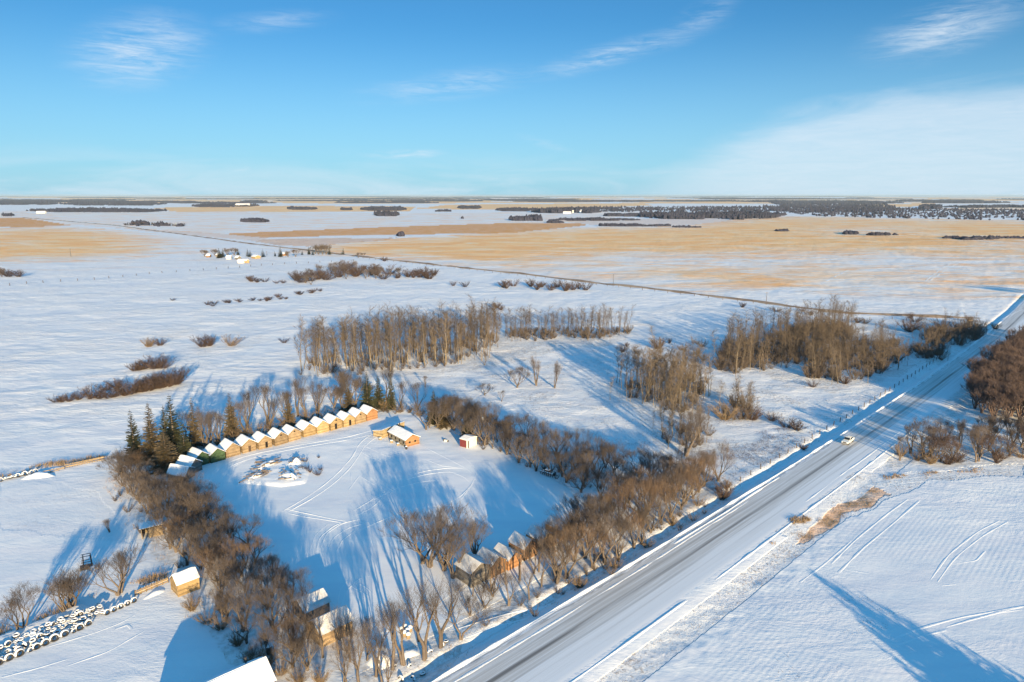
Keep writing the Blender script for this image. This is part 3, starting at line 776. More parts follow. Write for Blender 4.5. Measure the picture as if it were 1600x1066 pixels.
# left paddock lean-to
a1 = Vector(P(222, 843)); a2 = Vector(P(252, 836)); gd = (a2 - a1); gl = gd.length + .4; gd.normalize(); dl = 3.0; e = empty('lean_to', a1.x, a1.y, None, math.atan2(gd.y, gd.x))
tag(e, 'open-fronted brown lean-to with flat snowy roof at the edge of the left tree belt', 'shelter')
m_ = MB(); m_.box(.05, gl, dl - .12, dl, -.2, 2.0); m_.box(0, .12, 0.0, dl - .124, -.2, 2.1); m_.box(gl - .12, gl, 0.0, dl - .124, -.2, 2.1); m_.box(1.4, gl - .13, .0, .08, -.1, 2.0)
m_.build('wall', 'plank', e)
MB().box(1.28, 1.39, -.06, .08, -.2, 2.12).build('post', 'plank', e)
r_ = MB(); slab(r_, (-.3, -.4, 2.42), (gl + .3, -.4, 2.42), (gl + .3, dl + .2, 2.16), (-.3, dl + .2, 2.16), .1); ro = r_.build('roof', 'plank', e)
s_ = MB(); snow_slab(s_, (-.28, -.36, 2.425), (gl + .28, -.36, 2.425), (gl + .28, dl + .2, 2.165), (-.28, dl + .2, 2.165), .12, random.Random(9)); s_.build('snow_cover', 'snow', ro)

# golden granary by the tyre fence: long wall faces lower right
a1 = Vector(P(279, 934)); a2 = Vector(P(312, 921)); gd = a2 - a1; gl = gd.length; gd.normalize(); dl = 3.2
cc = a1 + gd * gl / 2 + Vector((-gd.y, gd.x)) * dl / 2
g = granary('granary', 'bright golden wooden granary standing alone beside the pale board fence', 'granary', cc.x, cc.y, math.atan2(gd.y, gd.x) - math.pi / 2, dl, gl, 2.3, 3.5, 'wood_gold', seed=70, th=.2, over=.15)
for yy in (-gl / 2 + .3, gl / 2 - .3): MB().box(-dl / 2 - .1, dl / 2 + .1, yy - .12, yy + .12, -.35, -.02).build('skid', 'wood_dark', g)

# two old sheds in the corner of the belt
for i, (q, lb, wl_, hw, hp) in enumerate([(((478, 976), (515, 958)), 'grey shed with snowy roof under the left belt trees, upper of two', 'wood_grey', 2.2, 3.5), (((503, 1014), (551, 990)), 'brown shed with snowy roof at the corner of the belts, lower of two', 'wood_tan', 2.5, 3.9)]):
    a1 = Vector(P(*q[0])); a2 = Vector(P(*q[1])); gd = a2 - a1; gl = gd.length; gd.normalize(); dl = 4.2
    cc = a1 + gd * gl / 2 + Vector((-gd.y, gd.x)) * dl / 2
    granary('old_shed', lb, 'shed', cc.x, cc.y, math.atan2(gd.y, gd.x) - math.pi / 2, dl, gl, hw, hp, wl_, seed=80 + i, th=.08, snowmat='snow_thin', group='sheds under the belt trees')

# long house at the bottom edge
rdg = Vector(P(412, 1028, 5.2)); dr_ = Vector((-.74, -.67)); Lh = 15.0; wh = 5.6
cc = rdg + dr_ * Lh / 2
g = granary('barn', 'low building with thick snowy roof cut off by the bottom edge', 'building', cc.x, cc.y, math.atan2(-dr_.y, -dr_.x) + math.pi / 2, wh, Lh, 3.3, 5.0, 'wood_gold', seed=90, th=.25, over=.35, z=0)
bx, by = P(391, 1030, 4); e = empty('stove_pipe', bx, by, 3.2); MB().tube((0, 0, 0), (0, 0, 1.3), .13, n=10).build('pipe', 'old_iron', e); MB().tube((0, 0, 1.3), (0, 0, 1.45), .22, n=10).build('cap', 'old_iron', e)
e.parent = g; e.location = g.matrix_world.inverted() @ e.location if False else (1.6, Lh * 0.0 - Lh / 2 + 2.0, 4.0)
e.name = 'chimney'
bx, by = P(421, 1024); e = empty('oil_drum', bx, by); tag(e, 'black drum standing in the snow beside the low building at the bottom', 'drum')
MB().lathe([(0, 0), (.42, 0), (.42, .4), (.44, .42), (.42, .44), (.42, .8), (.44, .82), (.42, .84), (.42, 1.3), (.36, 1.32), (0, 1.3)], 16).build('drum', 'old_iron', e)
MB().lathe([(.40, 1.32), (.3, 1.42), (0, 1.45)], 12).build('snow_cap', 'snow', e)


# ------------------------------------------------------------------ trees
def rot_about(d, axis, ang): 
    from mathutils import Quaternion
    return Quaternion(axis, ang) @ d


def tubes(segs, n):
    """segs: list of (p0,p1,r0,r1) -> numpy verts, quads"""
    if not segs: return np.zeros((0, 3)), np.zeros((0, 4), int)
    A = np.array([s[0] for s in segs]); B = np.array([s[1] for s in segs]); r0 = np.array([s[2] for s in segs]); r1 = np.array([s[3] for s in segs])
    d = B - A; d /= np.linalg.norm(d, axis=1)[:, None] + 1e-9
    q = np.where(np.abs(d[:, 2:3]) < .9, np.array([[0, 0, 1.]]), np.array([[1., 0, 0]]))
    U = np.cross(d, q); U /= np.linalg.norm(U, axis=1)[:, None]; W = np.cross(d, U)
    V = []
    for P0, r in ((A, r0), (B, r1)):
        for k in range(n):
            a = 2 * math.pi * k / n; V.append(P0 + (U * math.cos(a) + W * math.sin(a)) * r[:, None])
    V = np.stack(V, 1).reshape(-1, 3); b = np.arange(len(segs))[:, None] * 2 * n
    Fq = np.concatenate([np.stack([b[:, 0] + k, b[:, 0] + (k + 1) % n, b[:, 0] + n + (k + 1) % n, b[:, 0] + n + k], -1) for k in range(n)])
    return V, Fq


def gen_bare(rs, Ht, stems=3, spread=.55, levels=5, tw=.011, twn=3, up=.12, n_end=1.0):
    big, fine, tiny = [], [], []

    def twig(q, d, tl):
        m_ = q + d * tl * .5; e_ = m_ + (d + Vector((rs.gauss(0, .2), rs.gauss(0, .2), .15))).normalized() * tl * .5
        tiny.append((tuple(q), tuple(m_), tw, tw * .8)); tiny.append((tuple(m_), tuple(e_), tw * .8, tw * .4))

    def grow(p, d, L, r, lv):
        n = 3 if lv < 3 else 2
        for i in range(n):
            d2 = (d + Vector((rs.gauss(0, .12), rs.gauss(0, .12), rs.gauss(0, .06) + up * (1 if lv > 0 else .3)))).normalized()
            p2 = p + d2 * (L / n); r2 = r * (1 - .22 / n)
            (big if lv <= 2 else fine if lv <= 3 else tiny).append((tuple(p), tuple(p2), r, r2))
            if lv >= 1:
                for _ in range(twn if lv >= 2 else 1):
                    a = rs.random() * 6.28; s = Vector((math.cos(a), math.sin(a), rs.uniform(-.1, .8)))
                    twig(p.lerp(p2, rs.random()), (d2 * 1.2 + s * .8).normalized(), rs.uniform(.4, 1.35) * Ht / 10)
            p, d, r = p2, d2, r2
        if lv >= levels: return
        k = 3 if rs.random() < (.7 if lv < 2 else .35) else 2
        ph = rs.random() * 6.28
        for j in range(k):
            a = ph + 6.28 * j / k + rs.uniform(-.4, .4)
            ax = d.cross(Vector((math.cos(a), math.sin(a), .2))).normalized()
            grow(p, rot_about(d, ax, rs.uniform(.22, .62) * (spread * .5 + .62)), L * rs.uniform(.66, .9), r * rs.uniform(.52, .66), lv + 1)
    L0 = Ht * .2; bole = Ht * (.10 if stems > 2 else .18)
    for s in range(stems):
        a = 6.28 * s / stems + rs.uniform(-.6, .6); t_ = spread * rs.uniform(.35, 1.0) if stems > 1 else rs.uniform(0, .12)
        d = Vector((math.cos(a) * t_, math.sin(a) * t_, 1)).normalized()
        b0 = Vector((math.cos(a) * .12, math.sin(a) * .12, -.2)); b1 = Vector((math.cos(a) * .3 + rs.gauss(0, .1), math.sin(a) * .3, bole)); big.append((tuple(b0), tuple(b1), Ht * .024, Ht * .02))
        grow(b1, d, L0 * rs.uniform(.85, 1.2), Ht * .019 * (1.25 if stems == 1 else 1), 0)
    vb, fb = tubes(big, 6); parts = [tubes(fine, 3), tubes(tiny, 3)]
    vc, fc = merge([p for p in parts if len(p[0])])
    k = Ht / max(vc[:, 2].max(), 1); vb = vb * k; vc = vc * k
    return (vb, fb), (vc, fc)


def gen_aspen(rs, Ht, dens=1.0):
    big, fine, tiny = [], [], []
    p = Vector((0, 0, -.2)); d = Vector((rs.gauss(0, .03), rs.gauss(0, .03), 1)).normalized(); r = Ht * .0075; n = 10
    for i in range(n):
        p2 = p + d * Ht / n; r2 = r * .86; big.append((tuple(p), tuple(p2), r, r2))
        f = i / n
        if f > .22:
            for _ in range(int((3 if f < .45 else 6) * dens + rs.random())):
                a = rs.random() * 6.28; el_ = rs.uniform(.7, 1.7); bd = Vector((math.cos(a), math.sin(a), el_)).normalized(); q = p.lerp(p2, rs.random())
                L = Ht * rs.uniform(.06, .2) * (1.15 - f * .55) * (1 if f > .45 else .6); m_ = q + bd * L * .5; e_ = m_ + (bd + Vector((rs.gauss(0, .15), rs.gauss(0, .15), .4))).normalized() * L * .5
                fine.append((tuple(q), tuple(m_), .03, .022)); fine.append((tuple(m_), tuple(e_), .022, .01))
                for _ in range(int(8 * dens)):
                    s0 = q.lerp(m_, rs.random()) if rs.random() < .4 else m_.lerp(e_, rs.random())
                    s = (bd + Vector((rs.gauss(0, .6), rs.gauss(0, .6), rs.gauss(.35, .4)))).normalized(); tl = rs.uniform(.5, 1.4)
                    tiny.append((tuple(s0), tuple(s0 + s * tl), .014, .007))
        d = (d + Vector((rs.gauss(0, .05), rs.gauss(0, .05), .12))).normalized(); p, r = p2, r2
    return tubes(big, 5), merge([tubes(fine, 3), tubes(tiny, 3)])


def gen_shrub(rs, Ht, stems=22, spread=.7, tw=.016):
    segs, tiny = [], []
    for s in range(stems):
        a = rs.random() * 6.28; tl = spread * math.sqrt(rs.random()) * 1.3; d = Vector((math.cos(a) * tl, math.sin(a) * tl, 1)).normalized()
        p = Vector((math.cos(a) * .3 * tl, math.sin(a) * .3 * tl, -.1)); L = Ht * rs.uniform(.65, 1.05); n = 4; r = .028
        for i in range(n):
            d = (d + Vector((rs.gauss(0, .12), rs.gauss(0, .12), .05))).normalized(); p2 = p + d * L / n
            segs.append((tuple(p), tuple(p2), r, r * .75)); r *= .75
            for _ in range(7):
                b = rs.random() * 6.28; q = p.lerp(p2, rs.random()); sd = (d + Vector((math.cos(b), math.sin(b), rs.uniform(-.1, .5))) * .8).normalized(); m_ = q + sd * rs.uniform(.3, .7) * Ht / 3
                tiny.append((tuple(q), tuple(m_), tw, tw * .5))
            p = p2
    return merge([tubes(segs, 3), tubes(tiny, 3)])


def gen_spruce(rs, Ht, wd=.19):
    tr = tubes([((0, 0, -.2), (0, 0, Ht * .5), Ht * .016, Ht * .009), ((0, 0, Ht * .5), (0, 0, Ht), Ht * .009, .01)], 6)
    V, Fc = [], []; z = Ht * .06
    while z < Ht * .985:
        f = z / Ht; R = Ht * wd * (1 - f) ** .9 * rs.uniform(.8, 1.15) + .05; nb = max(5, int(16 * (1 - f) + 5))
        for b in range(nb):
            a = rs.random() * 6.28; Rl = R * rs.uniform(.7, 1.12); dr = -.32 + .5 * f; tip = .22
            m = max(3, int(Rl / .28))
            for k in range(m):
                s = (k + .6) / m; x = Rl * s; zz = z + Rl * (dr * s + tip * s * s); wdt = (.14 + .40 * (1 - f)) * (1.15 - .75 * s)
                for q in (-1, 1):
                    ca, sa = math.cos(a), math.sin(a); bx_, by_ = x * ca, x * sa
                    ox, oy = -sa * q, ca * q; out = .16 + .2 * (1 - f)
                    dz_ = rs.uniform(-.30, .04) * (1.1 - f)
                    p0 = (bx_, by_, zz); p1 = (bx_ + ca * out * 1.3, by_ + sa * out * 1.3, zz + .02)
                    p2 = (bx_ + ca * out * .9 + ox * wdt, by_ + sa * out * .9 + oy * wdt, zz + dz_); p3 = (bx_ - ca * .08 + ox * wdt * .6, by_ - sa * .08 + oy * wdt * .6, zz + dz_ * .8)
                    n = len(V); V += [p0, p1, p2, p3]; Fc.append((n, n + 1, n + 2, n + 3))
        z += Ht * .026 + .09
    n = len(V); V += [(-.05, 0, Ht * .96), (.05, 0, Ht * .96), (0, 0, Ht + .4), (0, .04, Ht * .96)]; Fc.append((n, n + 1, n + 2, n + 3))
    return tr, (np.array(V), np.array(Fc))


def mesh_data(name, vf, m):
    o = mesh_obj(name, vf[0], vf[1], m); me = o.data; bpy.data.objects.remove(o); return me


RS = random.Random(11)
LIB = {}
LIB['belt'] = [(mesh_data('trunk', a, 'bark'), mesh_data('crown', b, 'twigs'), 10.) for a, b in [gen_bare(RS, 10., stems=s, spread=sp, levels=5, twn=2, tw=.0095) for s, sp in ((4, .85), (3, .75), (5, .95), (2, .9), (4, .7), (3, .95))]]
LIB['belt_orange'] = [(a, None, h) for a, b, h in LIB['belt'][:3]]
for i, (a, b, h) in enumerate(LIB['belt'][:3]):
    b2 = b.copy(); b2.materials[0] = MT['twigs_orange']; LIB['belt_orange'][i] = (a, b2, h)
LIB['belt_dark'] = []
for a, b, h in LIB['belt']:
    b2 = b.copy(); b2.materials[0] = MT['twigs_dark']; LIB['belt_dark'].append((a, b2, h))
LIB['tall'] = [(mesh_data('trunk', a, 'bark'), mesh_data('crown', b, 'twigs'), 10.) for a, b in [gen_bare(RS, 10., stems=s, spread=sp, levels=5, twn=1, up=.2, tw=.0095) for s, sp in ((3, .42), (4, .45), (2, .5))]]
LIB['open'] = [(mesh_data('trunk', a, 'bark'), mesh_data('crown', b, 'twigs'), 10.) for a, b in [gen_bare(RS, 10., stems=s, spread=sp, levels=5, twn=1, up=.16, tw=.008) for s, sp in ((1, .5), (2, .35), (2, .45), (1, .7))]]
LIB['aspen'] = [(mesh_data('trunk', a, 'aspen_bark'), mesh_data('crown', b, 'aspen_twigs'), 15.) for a, b in [gen_aspen(RS, 15., 1.0) for _ in range(5)]]
asp_low = [merge(list(gen_aspen(RS, 15., .85))) for _ in range(3)]
LIB['spruce'] = [(mesh_data('trunk', a, 'bark'), mesh_data('foliage', b, 'needles'), 15.) for a, b in [gen_spruce(RS, 15., w_) for w_ in (.2, .235, .18)]]
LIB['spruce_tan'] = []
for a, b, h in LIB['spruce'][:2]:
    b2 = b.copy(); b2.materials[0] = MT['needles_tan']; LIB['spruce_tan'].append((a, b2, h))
LIB['shrub'] = [(mesh_data('shrub', gen_shrub(RS, 3., st, sp), 'shrub'), None, 3.) for st, sp in ((30, .8), (22, .9), (36, .6))]
LIB['shrub_tan'] = []
for a, b, h in LIB['shrub']:
    a2 = a.copy(); a2.materials[0] = MT['shrub_tan']; LIB['shrub_tan'].append((a2, None, h))


DEFER = []


def plant(kind, name, label, cat, x, y, ht, group=None, wide=1.0, rs=RS, var=None, lean=.05):
    if name == 'bare_tree' and group != 'trees outside the view': DEFER.append((math.hypot(x, y), len(DEFER), kind, label, cat, x, y, ht, group, wide)); return
    return plant_now(kind, name, label, cat, x, y, ht, group, wide, rs, var, lean)


def plant_now(kind, name, label, cat, x, y, ht, group=None, wide=1.0, rs=RS, var=None, lean=.05):
    L = LIB[kind]; a, b, h = L[rs.randrange(len(L)) if var is None else var]
    s = ht / h
    if b is None:
        o = bpy.data.objects.new(name, a); col.objects.link(o)
    else:
        o = bpy.data.objects.new(name, None); col.objects.link(o)
        for nm, me in (('trunk', a), ('foliage' if kind.startswith('spruce') else 'crown', b)):
            c = bpy.data.objects.new(nm, me); c.parent = o; col.objects.link(c)
    o.location = (x, y, gz1(x, y) - .03); o.scale = (s * wide, s * wide, s); o.rotation_euler = (rs.gauss(0, lean), rs.gauss(0, lean), rs.random() * 6.28)
    tag(o, label, cat, group); return o


def along(pxs, step, rs, jit=.8):
    pts = [P(*p) for p in pxs]; out = []; carry = 0
    for (x0, y0), (x1, y1) in zip(pts, pts[1:]):
        L = math.hypot(x1 - x0, y1 - y0); s = carry
        while s < L:
            f = s / L; out.append((x0 + (x1 - x0) * f + rs.gauss(0, jit), y0 + (y1 - y0) * f + rs.gauss(0, jit))); s += step * rs.uniform(.8, 1.2)
        carry = s - L
    return out


ALLB = []                                           # footprints of buildings to keep trunks out of


def clear(x, y, r=2.8):
    for a, b in ALLB:
        if (x - a) ** 2 + (y - b) ** 2 < r * r: return False
    for i_, (a, b) in enumerate(KEEP):                                # leave openings where the photo shows the sheds through the trees
        L = math.hypot(a, b); ux, uy = a / L, b / L; f = L - (x * ux + y * uy); l = abs(-x * uy + y * ux)
        if -3.4 < f < 12 and l < 3.4 and RS.random() < (.8 if i_ > 3 else .74): return False
    return True


for o in list(col.objects):
    if o.type == 'EMPTY' and o.get('category') in ('granary', 'shed', 'shelter', 'cabin', 'building'): ALLB.append((o.location.x, o.location.y))


KEEP = [P(*q) for q in ((755, 912), (780, 900), (805, 888), (832, 873), (497, 972), (528, 1004), (296, 934), (236, 845), (300, 750), (318, 735))]


def belt(rows, side, start, htr, step, kinds=('belt',), group='bare trees of the shelterbelt around the yard', wide=1.15):
    for ri, (rname, pxs) in enumerate(rows):
        k = 0
        for x, y in along(pxs, step, RS):
            if not clear(x, y): continue
            k += 1; ht = RS.uniform(*htr) * K * RS.choice((1, 1, 1, .8))
            kd = RS.choice(kinds)
            size = 'tall' if ht > (htr[0] * .35 + htr[1] * .65) * K else 'low' if ht < (htr[0] * .7 + htr[1] * .3) * K else 'bare'
            colr = 'orange-brown' if 'orange' in kd else 'brown'
            plant(kd, 'bare_tree', '%s %s tree, %s from the %s, %s, %s' % (size, colr, ordw(k), start, rname, side), 'tree', x, y, ht, group, wide=wide * RS.uniform(.85, 1.15))


# left belt: outer line -> inner line
outer = [(186, 742), (205, 780), (246, 812), (276, 858), (322, 905), (355, 955), (400, 1012), (455, 1062)]
inner = [(276, 775), (318, 806), (356, 838), (400, 882), (450, 930), (500, 975), (550, 1010), (575, 1045)]
rows = []
for i, nm in enumerate(['outer row', 'second row', 'middle row', 'inner row']):
    f = i / 3; rows.append((nm, [(a[0] * (1 - f) + b[0] * f, a[1] * (1 - f) + b[1] * f) for a, b in zip(outer, inner)]))
belt(rows, 'left belt', 'spruce end', (4.8, 7.6), 3.5, ('belt', 'belt', 'belt', 'belt', 'belt_orange'), wide=1.0)
# roadside belt
o1 = [(1118, 752), (1060, 800), (1000, 850), (940, 878), (860, 922), (800, 938)]
i1 = [(1060, 752), (985, 788), (915, 828), (870, 868), (815, 905), (790, 925)]
rows = [('road-edge row', o1), ('middle row', [((a[0] + b[0]) / 2, (a[1] + b[1]) / 2) for a, b in zip(o1, i1)]), ('yard-edge row', i1)]
belt(rows, 'roadside belt', 'fence corner', (7.8, 10.4), 4.2, ('belt', 'belt', 'belt_orange'), wide=.92)
# right belt between yard and pasture
o2 = [(668, 672), (700, 668), (750, 692), (800, 716), (850, 738), (900, 758), (950, 785)]
i2 = [(685, 652), (730, 664), (790, 686), (850, 708), (920, 728), (985, 745), (1060, 752)]
rows = [('yard-side row', o2), ('middle row', [((a[0] + b[0]) / 2, (a[1] + b[1]) / 2) for a, b in zip(o2, i2)]), ('pasture-side row', i2)]
belt(rows, 'right belt', 'white shed end', (7.2, 9.2), 3.9, ('belt',), wide=.9)
# back belt behind the granaries
belt([('near row', [(325, 702), (390, 684), (450, 668), (510, 648), (556, 634)]), ('far row', [(300, 700), (380, 672), (460, 652), (540, 630), (600, 634), (655, 640)])], 'belt behind the granaries', 'spruce end', (8.2, 12.2), 6.2, ('tall',), wide=1.0)
for i, (x_, y_, h_) in enumerate([(345, 698, 5), (372, 694, 5.2), (400, 686, 5.6), (425, 678, 5), (452, 670, 5.2), (480, 660, 4.6), (508, 655, 4.4), (600, 640, 4.5), (625, 644, 4.2), (655, 650, 4.2)]):
    x, y = P(x_, y_); plant('shrub_tan', 'bush', 'tan bush under the tall trees, %s from the left behind the granary row' % ordw(i + 1), 'bush', x, y, h_ * K * .8, 'bushes behind the granary row', wide=1.1)

# yard and corner trees
for x_, y_, h_, kd, lb in [(672, 885, 11.4, 'belt', 'big spreading bare tree at the yard edge left of the grey granary'), (694, 890, 11.0, 'belt', 'bare tree grown into the big spreading one beside the grey granary'), (660, 880, 8.5, 'belt', 'smaller bare tree at the left side of the big yard pair'), (742, 868, 8.0, 'belt', 'bare tree just behind the grey granary, with open blue snow behind'),
                           (708, 902, 9.5, 'belt', 'bare tree right of the big yard pair, branches over the grey granary'),
                           (655, 1002, 9.5, 'open', 'tall forked bare tree at the open corner near the road'), (664, 1030, 11.5, 'open', 'tallest forked bare tree in the bottom corner, trunk in sunlit snow'), (688, 1012, 10.8, 'open', 'bare tree right of the tallest corner tree, long side limb'), (720, 1000, 7, 'belt', 'small bare tree at the right edge of the bottom corner'),
                           (612, 1048, 10, 'open', 'thin bare tree left of the tallest corner tree'), (588, 1058, 8.5, 'open', 'bare tree at the bottom with crown below the blue snow'), (630, 1040, 9, 'open', 'straight bare tree between the thin one and the tallest corner tree'),
                           (560, 1072, 8, 'open', 'bare tree at the bottom edge right of the brown shed'), (540, 1085, 8, 'open', 'bare tree cut by the bottom edge below the brown shed'), (600, 1090, 8.5, 'open', 'bare tree cut by the bottom edge under the thin corner tree'),
                           (770, 930, 5, 'belt', 'small leaning bare tree below the rust-brown granary'), (758, 948, 4.4, 'belt', 'small bare sapling clump below the grey granary'), (735, 960, 3.8, 'belt', 'low bare sapling clump left of the roadside snowbank'), (795, 945, 5.5, 'open', 'slim bare tree between the granaries and the snowbank'), (827, 938, 6, 'open', 'bare tree with crooked limb at the snowbank edge'),
                           (52, 985, 0, '', ''), (106, 958, 7.6, 'belt', 'round bare tree in the paddock, middle of the three by the tyres'), (185, 932, 7.4, 'belt', 'wide bare tree in the paddock, rightmost of the three by the tyres'), (38, 985, 6.4, 'belt', 'low bare tree in the paddock, leftmost of the three by the tyres'),
                           (100, 962, 6.6, 'tall', 'upright stem of the middle paddock tree by the tyres'), (190, 928, 6.8, 'tall', 'upright stem of the right paddock tree by the tyres'), (28, 990, 6.2, 'tall', 'upright stem of the left paddock tree by the tyres'), (116, 955, 6.6, 'belt', 'second crown of the middle paddock tree by the tyres'),
                           (171, 832, 3.2, 'tall', 'thin lone sapling in the left paddock near the lean-to'),
                           (768, 922, 6.5, 'open', 'slim forked tree in front of the second roadside granary'), (790, 912, 6.2, 'open', 'slim crooked tree in front of the third roadside granary'), (812, 905, 7, 'open', 'slim tree whose crown crosses the tallest rust-brown granary'), (842, 892, 7.5, 'open', 'slim leaning tree right of the tallest rust-brown granary'),
                           (738, 930, 5.5, 'open', 'slim tree in front of the grey leftmost roadside granary'), (846, 915, 7.5, 'open', 'slim tree nearest the ditch below the rust-brown granaries'), (870, 902, 8, 'open', 'slim tree at the ditch right of the granaries in the belt'), (480, 1000, 7.5, 'open', 'slim tree standing against the upper shed in the belt corner'), (505, 1030, 8, 'open', 'slim tree crossing the wall of the lower corner shed'), (530, 1022, 7.5, 'open', 'slim tree before the right end of the lower corner shed'), (548, 1035, 7, 'open', 'slim tree just right of the lower corner shed'), (460, 992, 7, 'open', 'slim tree left of the upper corner shed'),
                           (808, 607, 8.4, 'belt_s', 'lone round bare tree in the pasture, left of the group of three'), (838, 603, 10.8, 'tall_s', 'tall bare tree in the pasture, middle of the group of three'), (867, 607, 9.8, 'tall_s', 'leaning bare tree in the pasture, right of the group of three'),
                           (953, 626, 7.2, 'aspen', 'slim bare tree between the three pasture trees and the aspen copse'), (757, 570, 5.6, 'tall', 'small pale tree below the right end of the long copse'), (665, 605, 4.2, 'tall', 'tiny pale sapling in snow above the right belt'), (757, 618, 4.4, 'belt', 'low pale bush-like tree above the right belt'), (784, 628, 3.6, 'tall', 'thin sapling just above the right belt'),
                           (671, 669, 4.2, 'tall', 'thin dark sapling in the yard between cabin and right belt'), (1024, 545, 9.8, 'aspen', 'slim bare tree standing above the middle copse'), (1072, 712, 13.5, 'tall', 'tall lone tree with ascending branches in front of the middle copse'), (1040, 690, 0, '', '')]:
    if not kd: continue
    x, y = P(x_, y_); plant(kd.replace('_s', ''), 'bare_tree', lb, 'tree', x, y, h_ * K, 'single bare trees', wide=1.2 if kd == 'belt' else .85 if kd == 'belt_s' else .8 if kd == 'tall_s' else 2.0 if kd == 'aspen' else 1.1)
# corner brush below the left belt
for i, (x_, y_) in enumerate([(300, 955), (325, 975), (345, 985), (372, 1010), (420, 1040), (440, 1055), (400, 1035), (468, 1070), (500, 1072), (1090, 790), (1135, 765), (1050, 820), (1010, 850), (960, 885), (905, 915)]):
    x, y = P(x_, y_); plant('shrub_tan', 'bush', 'low tan bush at the foot of the %s belt, %s from the left' % (('left', ordw(i + 1)) if i < 9 else ('roadside', ordw(16 - i - 0) if False else ordw(15 - i)) ), 'bush', x, y, 2.4 * K, 'bushes at the foot of the belts')

# spruces
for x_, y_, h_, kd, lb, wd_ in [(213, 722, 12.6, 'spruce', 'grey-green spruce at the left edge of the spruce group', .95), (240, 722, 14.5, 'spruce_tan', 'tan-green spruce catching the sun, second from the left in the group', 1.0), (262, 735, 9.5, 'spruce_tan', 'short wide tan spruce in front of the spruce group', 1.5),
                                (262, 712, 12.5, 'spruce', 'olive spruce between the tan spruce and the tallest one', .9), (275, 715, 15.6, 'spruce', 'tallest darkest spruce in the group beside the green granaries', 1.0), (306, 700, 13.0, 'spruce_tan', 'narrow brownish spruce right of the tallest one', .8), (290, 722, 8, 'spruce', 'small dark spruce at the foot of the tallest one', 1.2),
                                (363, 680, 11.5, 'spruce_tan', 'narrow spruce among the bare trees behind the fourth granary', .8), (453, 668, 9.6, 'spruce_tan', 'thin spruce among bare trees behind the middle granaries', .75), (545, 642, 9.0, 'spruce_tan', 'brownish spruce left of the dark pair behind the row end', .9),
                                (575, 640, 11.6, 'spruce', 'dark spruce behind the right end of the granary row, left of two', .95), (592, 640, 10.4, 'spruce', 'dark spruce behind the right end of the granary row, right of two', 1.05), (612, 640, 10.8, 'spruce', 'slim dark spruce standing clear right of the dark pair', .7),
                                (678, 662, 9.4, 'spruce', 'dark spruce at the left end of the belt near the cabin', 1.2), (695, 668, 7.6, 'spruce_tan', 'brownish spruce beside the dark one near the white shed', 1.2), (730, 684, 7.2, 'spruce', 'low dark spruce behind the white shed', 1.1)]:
    x, y = P(x_, y_); plant(kd, 'spruce_tree', lb, 'spruce', x, y, h_ * K, 'spruces around the yard', wide=wd_ * 1.2, lean=.01)

# ------------------------------------------------------------------ aspen copses
COPSE = [
    ('long copse', [(468, 586), (520, 586), (600, 586), (660, 578), (715, 573), (750, 556), (785, 530), (770, 520), (700, 535), (600, 545), (520, 556), (480, 568)], 3.7, (12, 17.5)),
    ('right arm of the long copse', [(785, 530), (830, 534), (880, 530), (930, 532), (985, 522), (985, 514), (900, 516), (800, 518)], 3.5, (9, 12.5)),
    ('middle copse', [(972, 618), (1000, 628), (1040, 642), (1070, 645), (1092, 625), (1108, 600), (1090, 588), (1040, 592), (985, 598)], 3.0, (10, 14.5)),
    ('lower end of the middle copse', [(1030, 680), (1045, 698), (1075, 705), (1100, 698), (1112, 678), (1080, 665), (1040, 665)], 3.4, (7, 10.5)),
    ('far copse by the diagonal fence', [(1118, 578), (1145, 588), (1200, 580), (1245, 572), (1285, 560), (1330, 528), (1315, 504), (1260, 512), (1190, 530), (1125, 545)], 5.0, (10, 15)),
    ('far copse end near the road', [(1258, 590), (1300, 600), (1350, 592), (1395, 578), (1412, 560), (1400, 540), (1330, 538), (1270, 560)], 4.6, (8, 12.5)),
    ('small clump near the road', [(1122, 650), (1140, 658), (1175, 655), (1180, 640), (1150, 632), (1125, 638)], 3.3, (6, 10)),
    ('pale row at the road bend', [(1412, 556), (1440, 562), (1475, 566), (1480, 552), (1450, 545), (1420, 545)], 4.2, (6, 9)),
    ('thicket beside the far road bend', [(1450, 545), (1500, 540), (1540, 526), (1545, 512), (1500, 508), (1440, 525)], 5.0, (5.5, 8.5)),
]
ASP = []
for nm, poly, stp, hr in COPSE:
    wp = [P(*p) for p in poly]; wpn = np.array(wp); x0, y0 = wpn.min(0); x1, y1 = wpn.max(0); s_ = stp * K * (.74 if 'far' in nm or 'bend' in nm else .78)
    gy = y0; r_ = 0
    while gy < y1:
        gx = x0 + (r_ % 2) * s_ / 2
        while gx < x1:
            x, y = gx + RS.uniform(-.45, .45) * s_, gy + RS.uniform(-.45, .45) * s_
            wx_, wy_ = x + 9 * (float(fbm(x / 9., y / 9., 2)) - .5) * 2, y + 11 * (float(fbm(x / 9. + 30, y / 9., 2)) - .5) * 2
            if pip(np.array([wx_]), np.array([wy_]), wp)[0] and RS.random() < .9:
                edge = not pip(np.array([x]), np.array([y - s_ * 1.3]), wp)[0]
                dep = (y - y0) / (y1 - y0); ASP.append((math.hypot(x, y), x, y, RS.uniform(*hr) * K * RS.choice((1.05, 1, .95, .85, .65)) * (.8 if edge and RS.random() < .5 else 1), nm, 'front edge' if edge else 'near part' if dep < .33 else 'middle part' if dep < .6 else 'far part'))
            gx += s_
        gy += s_; r_ += 1
ASP.sort()
ind = ASP[:300]; rest = ASP[300:]
cnt = {}
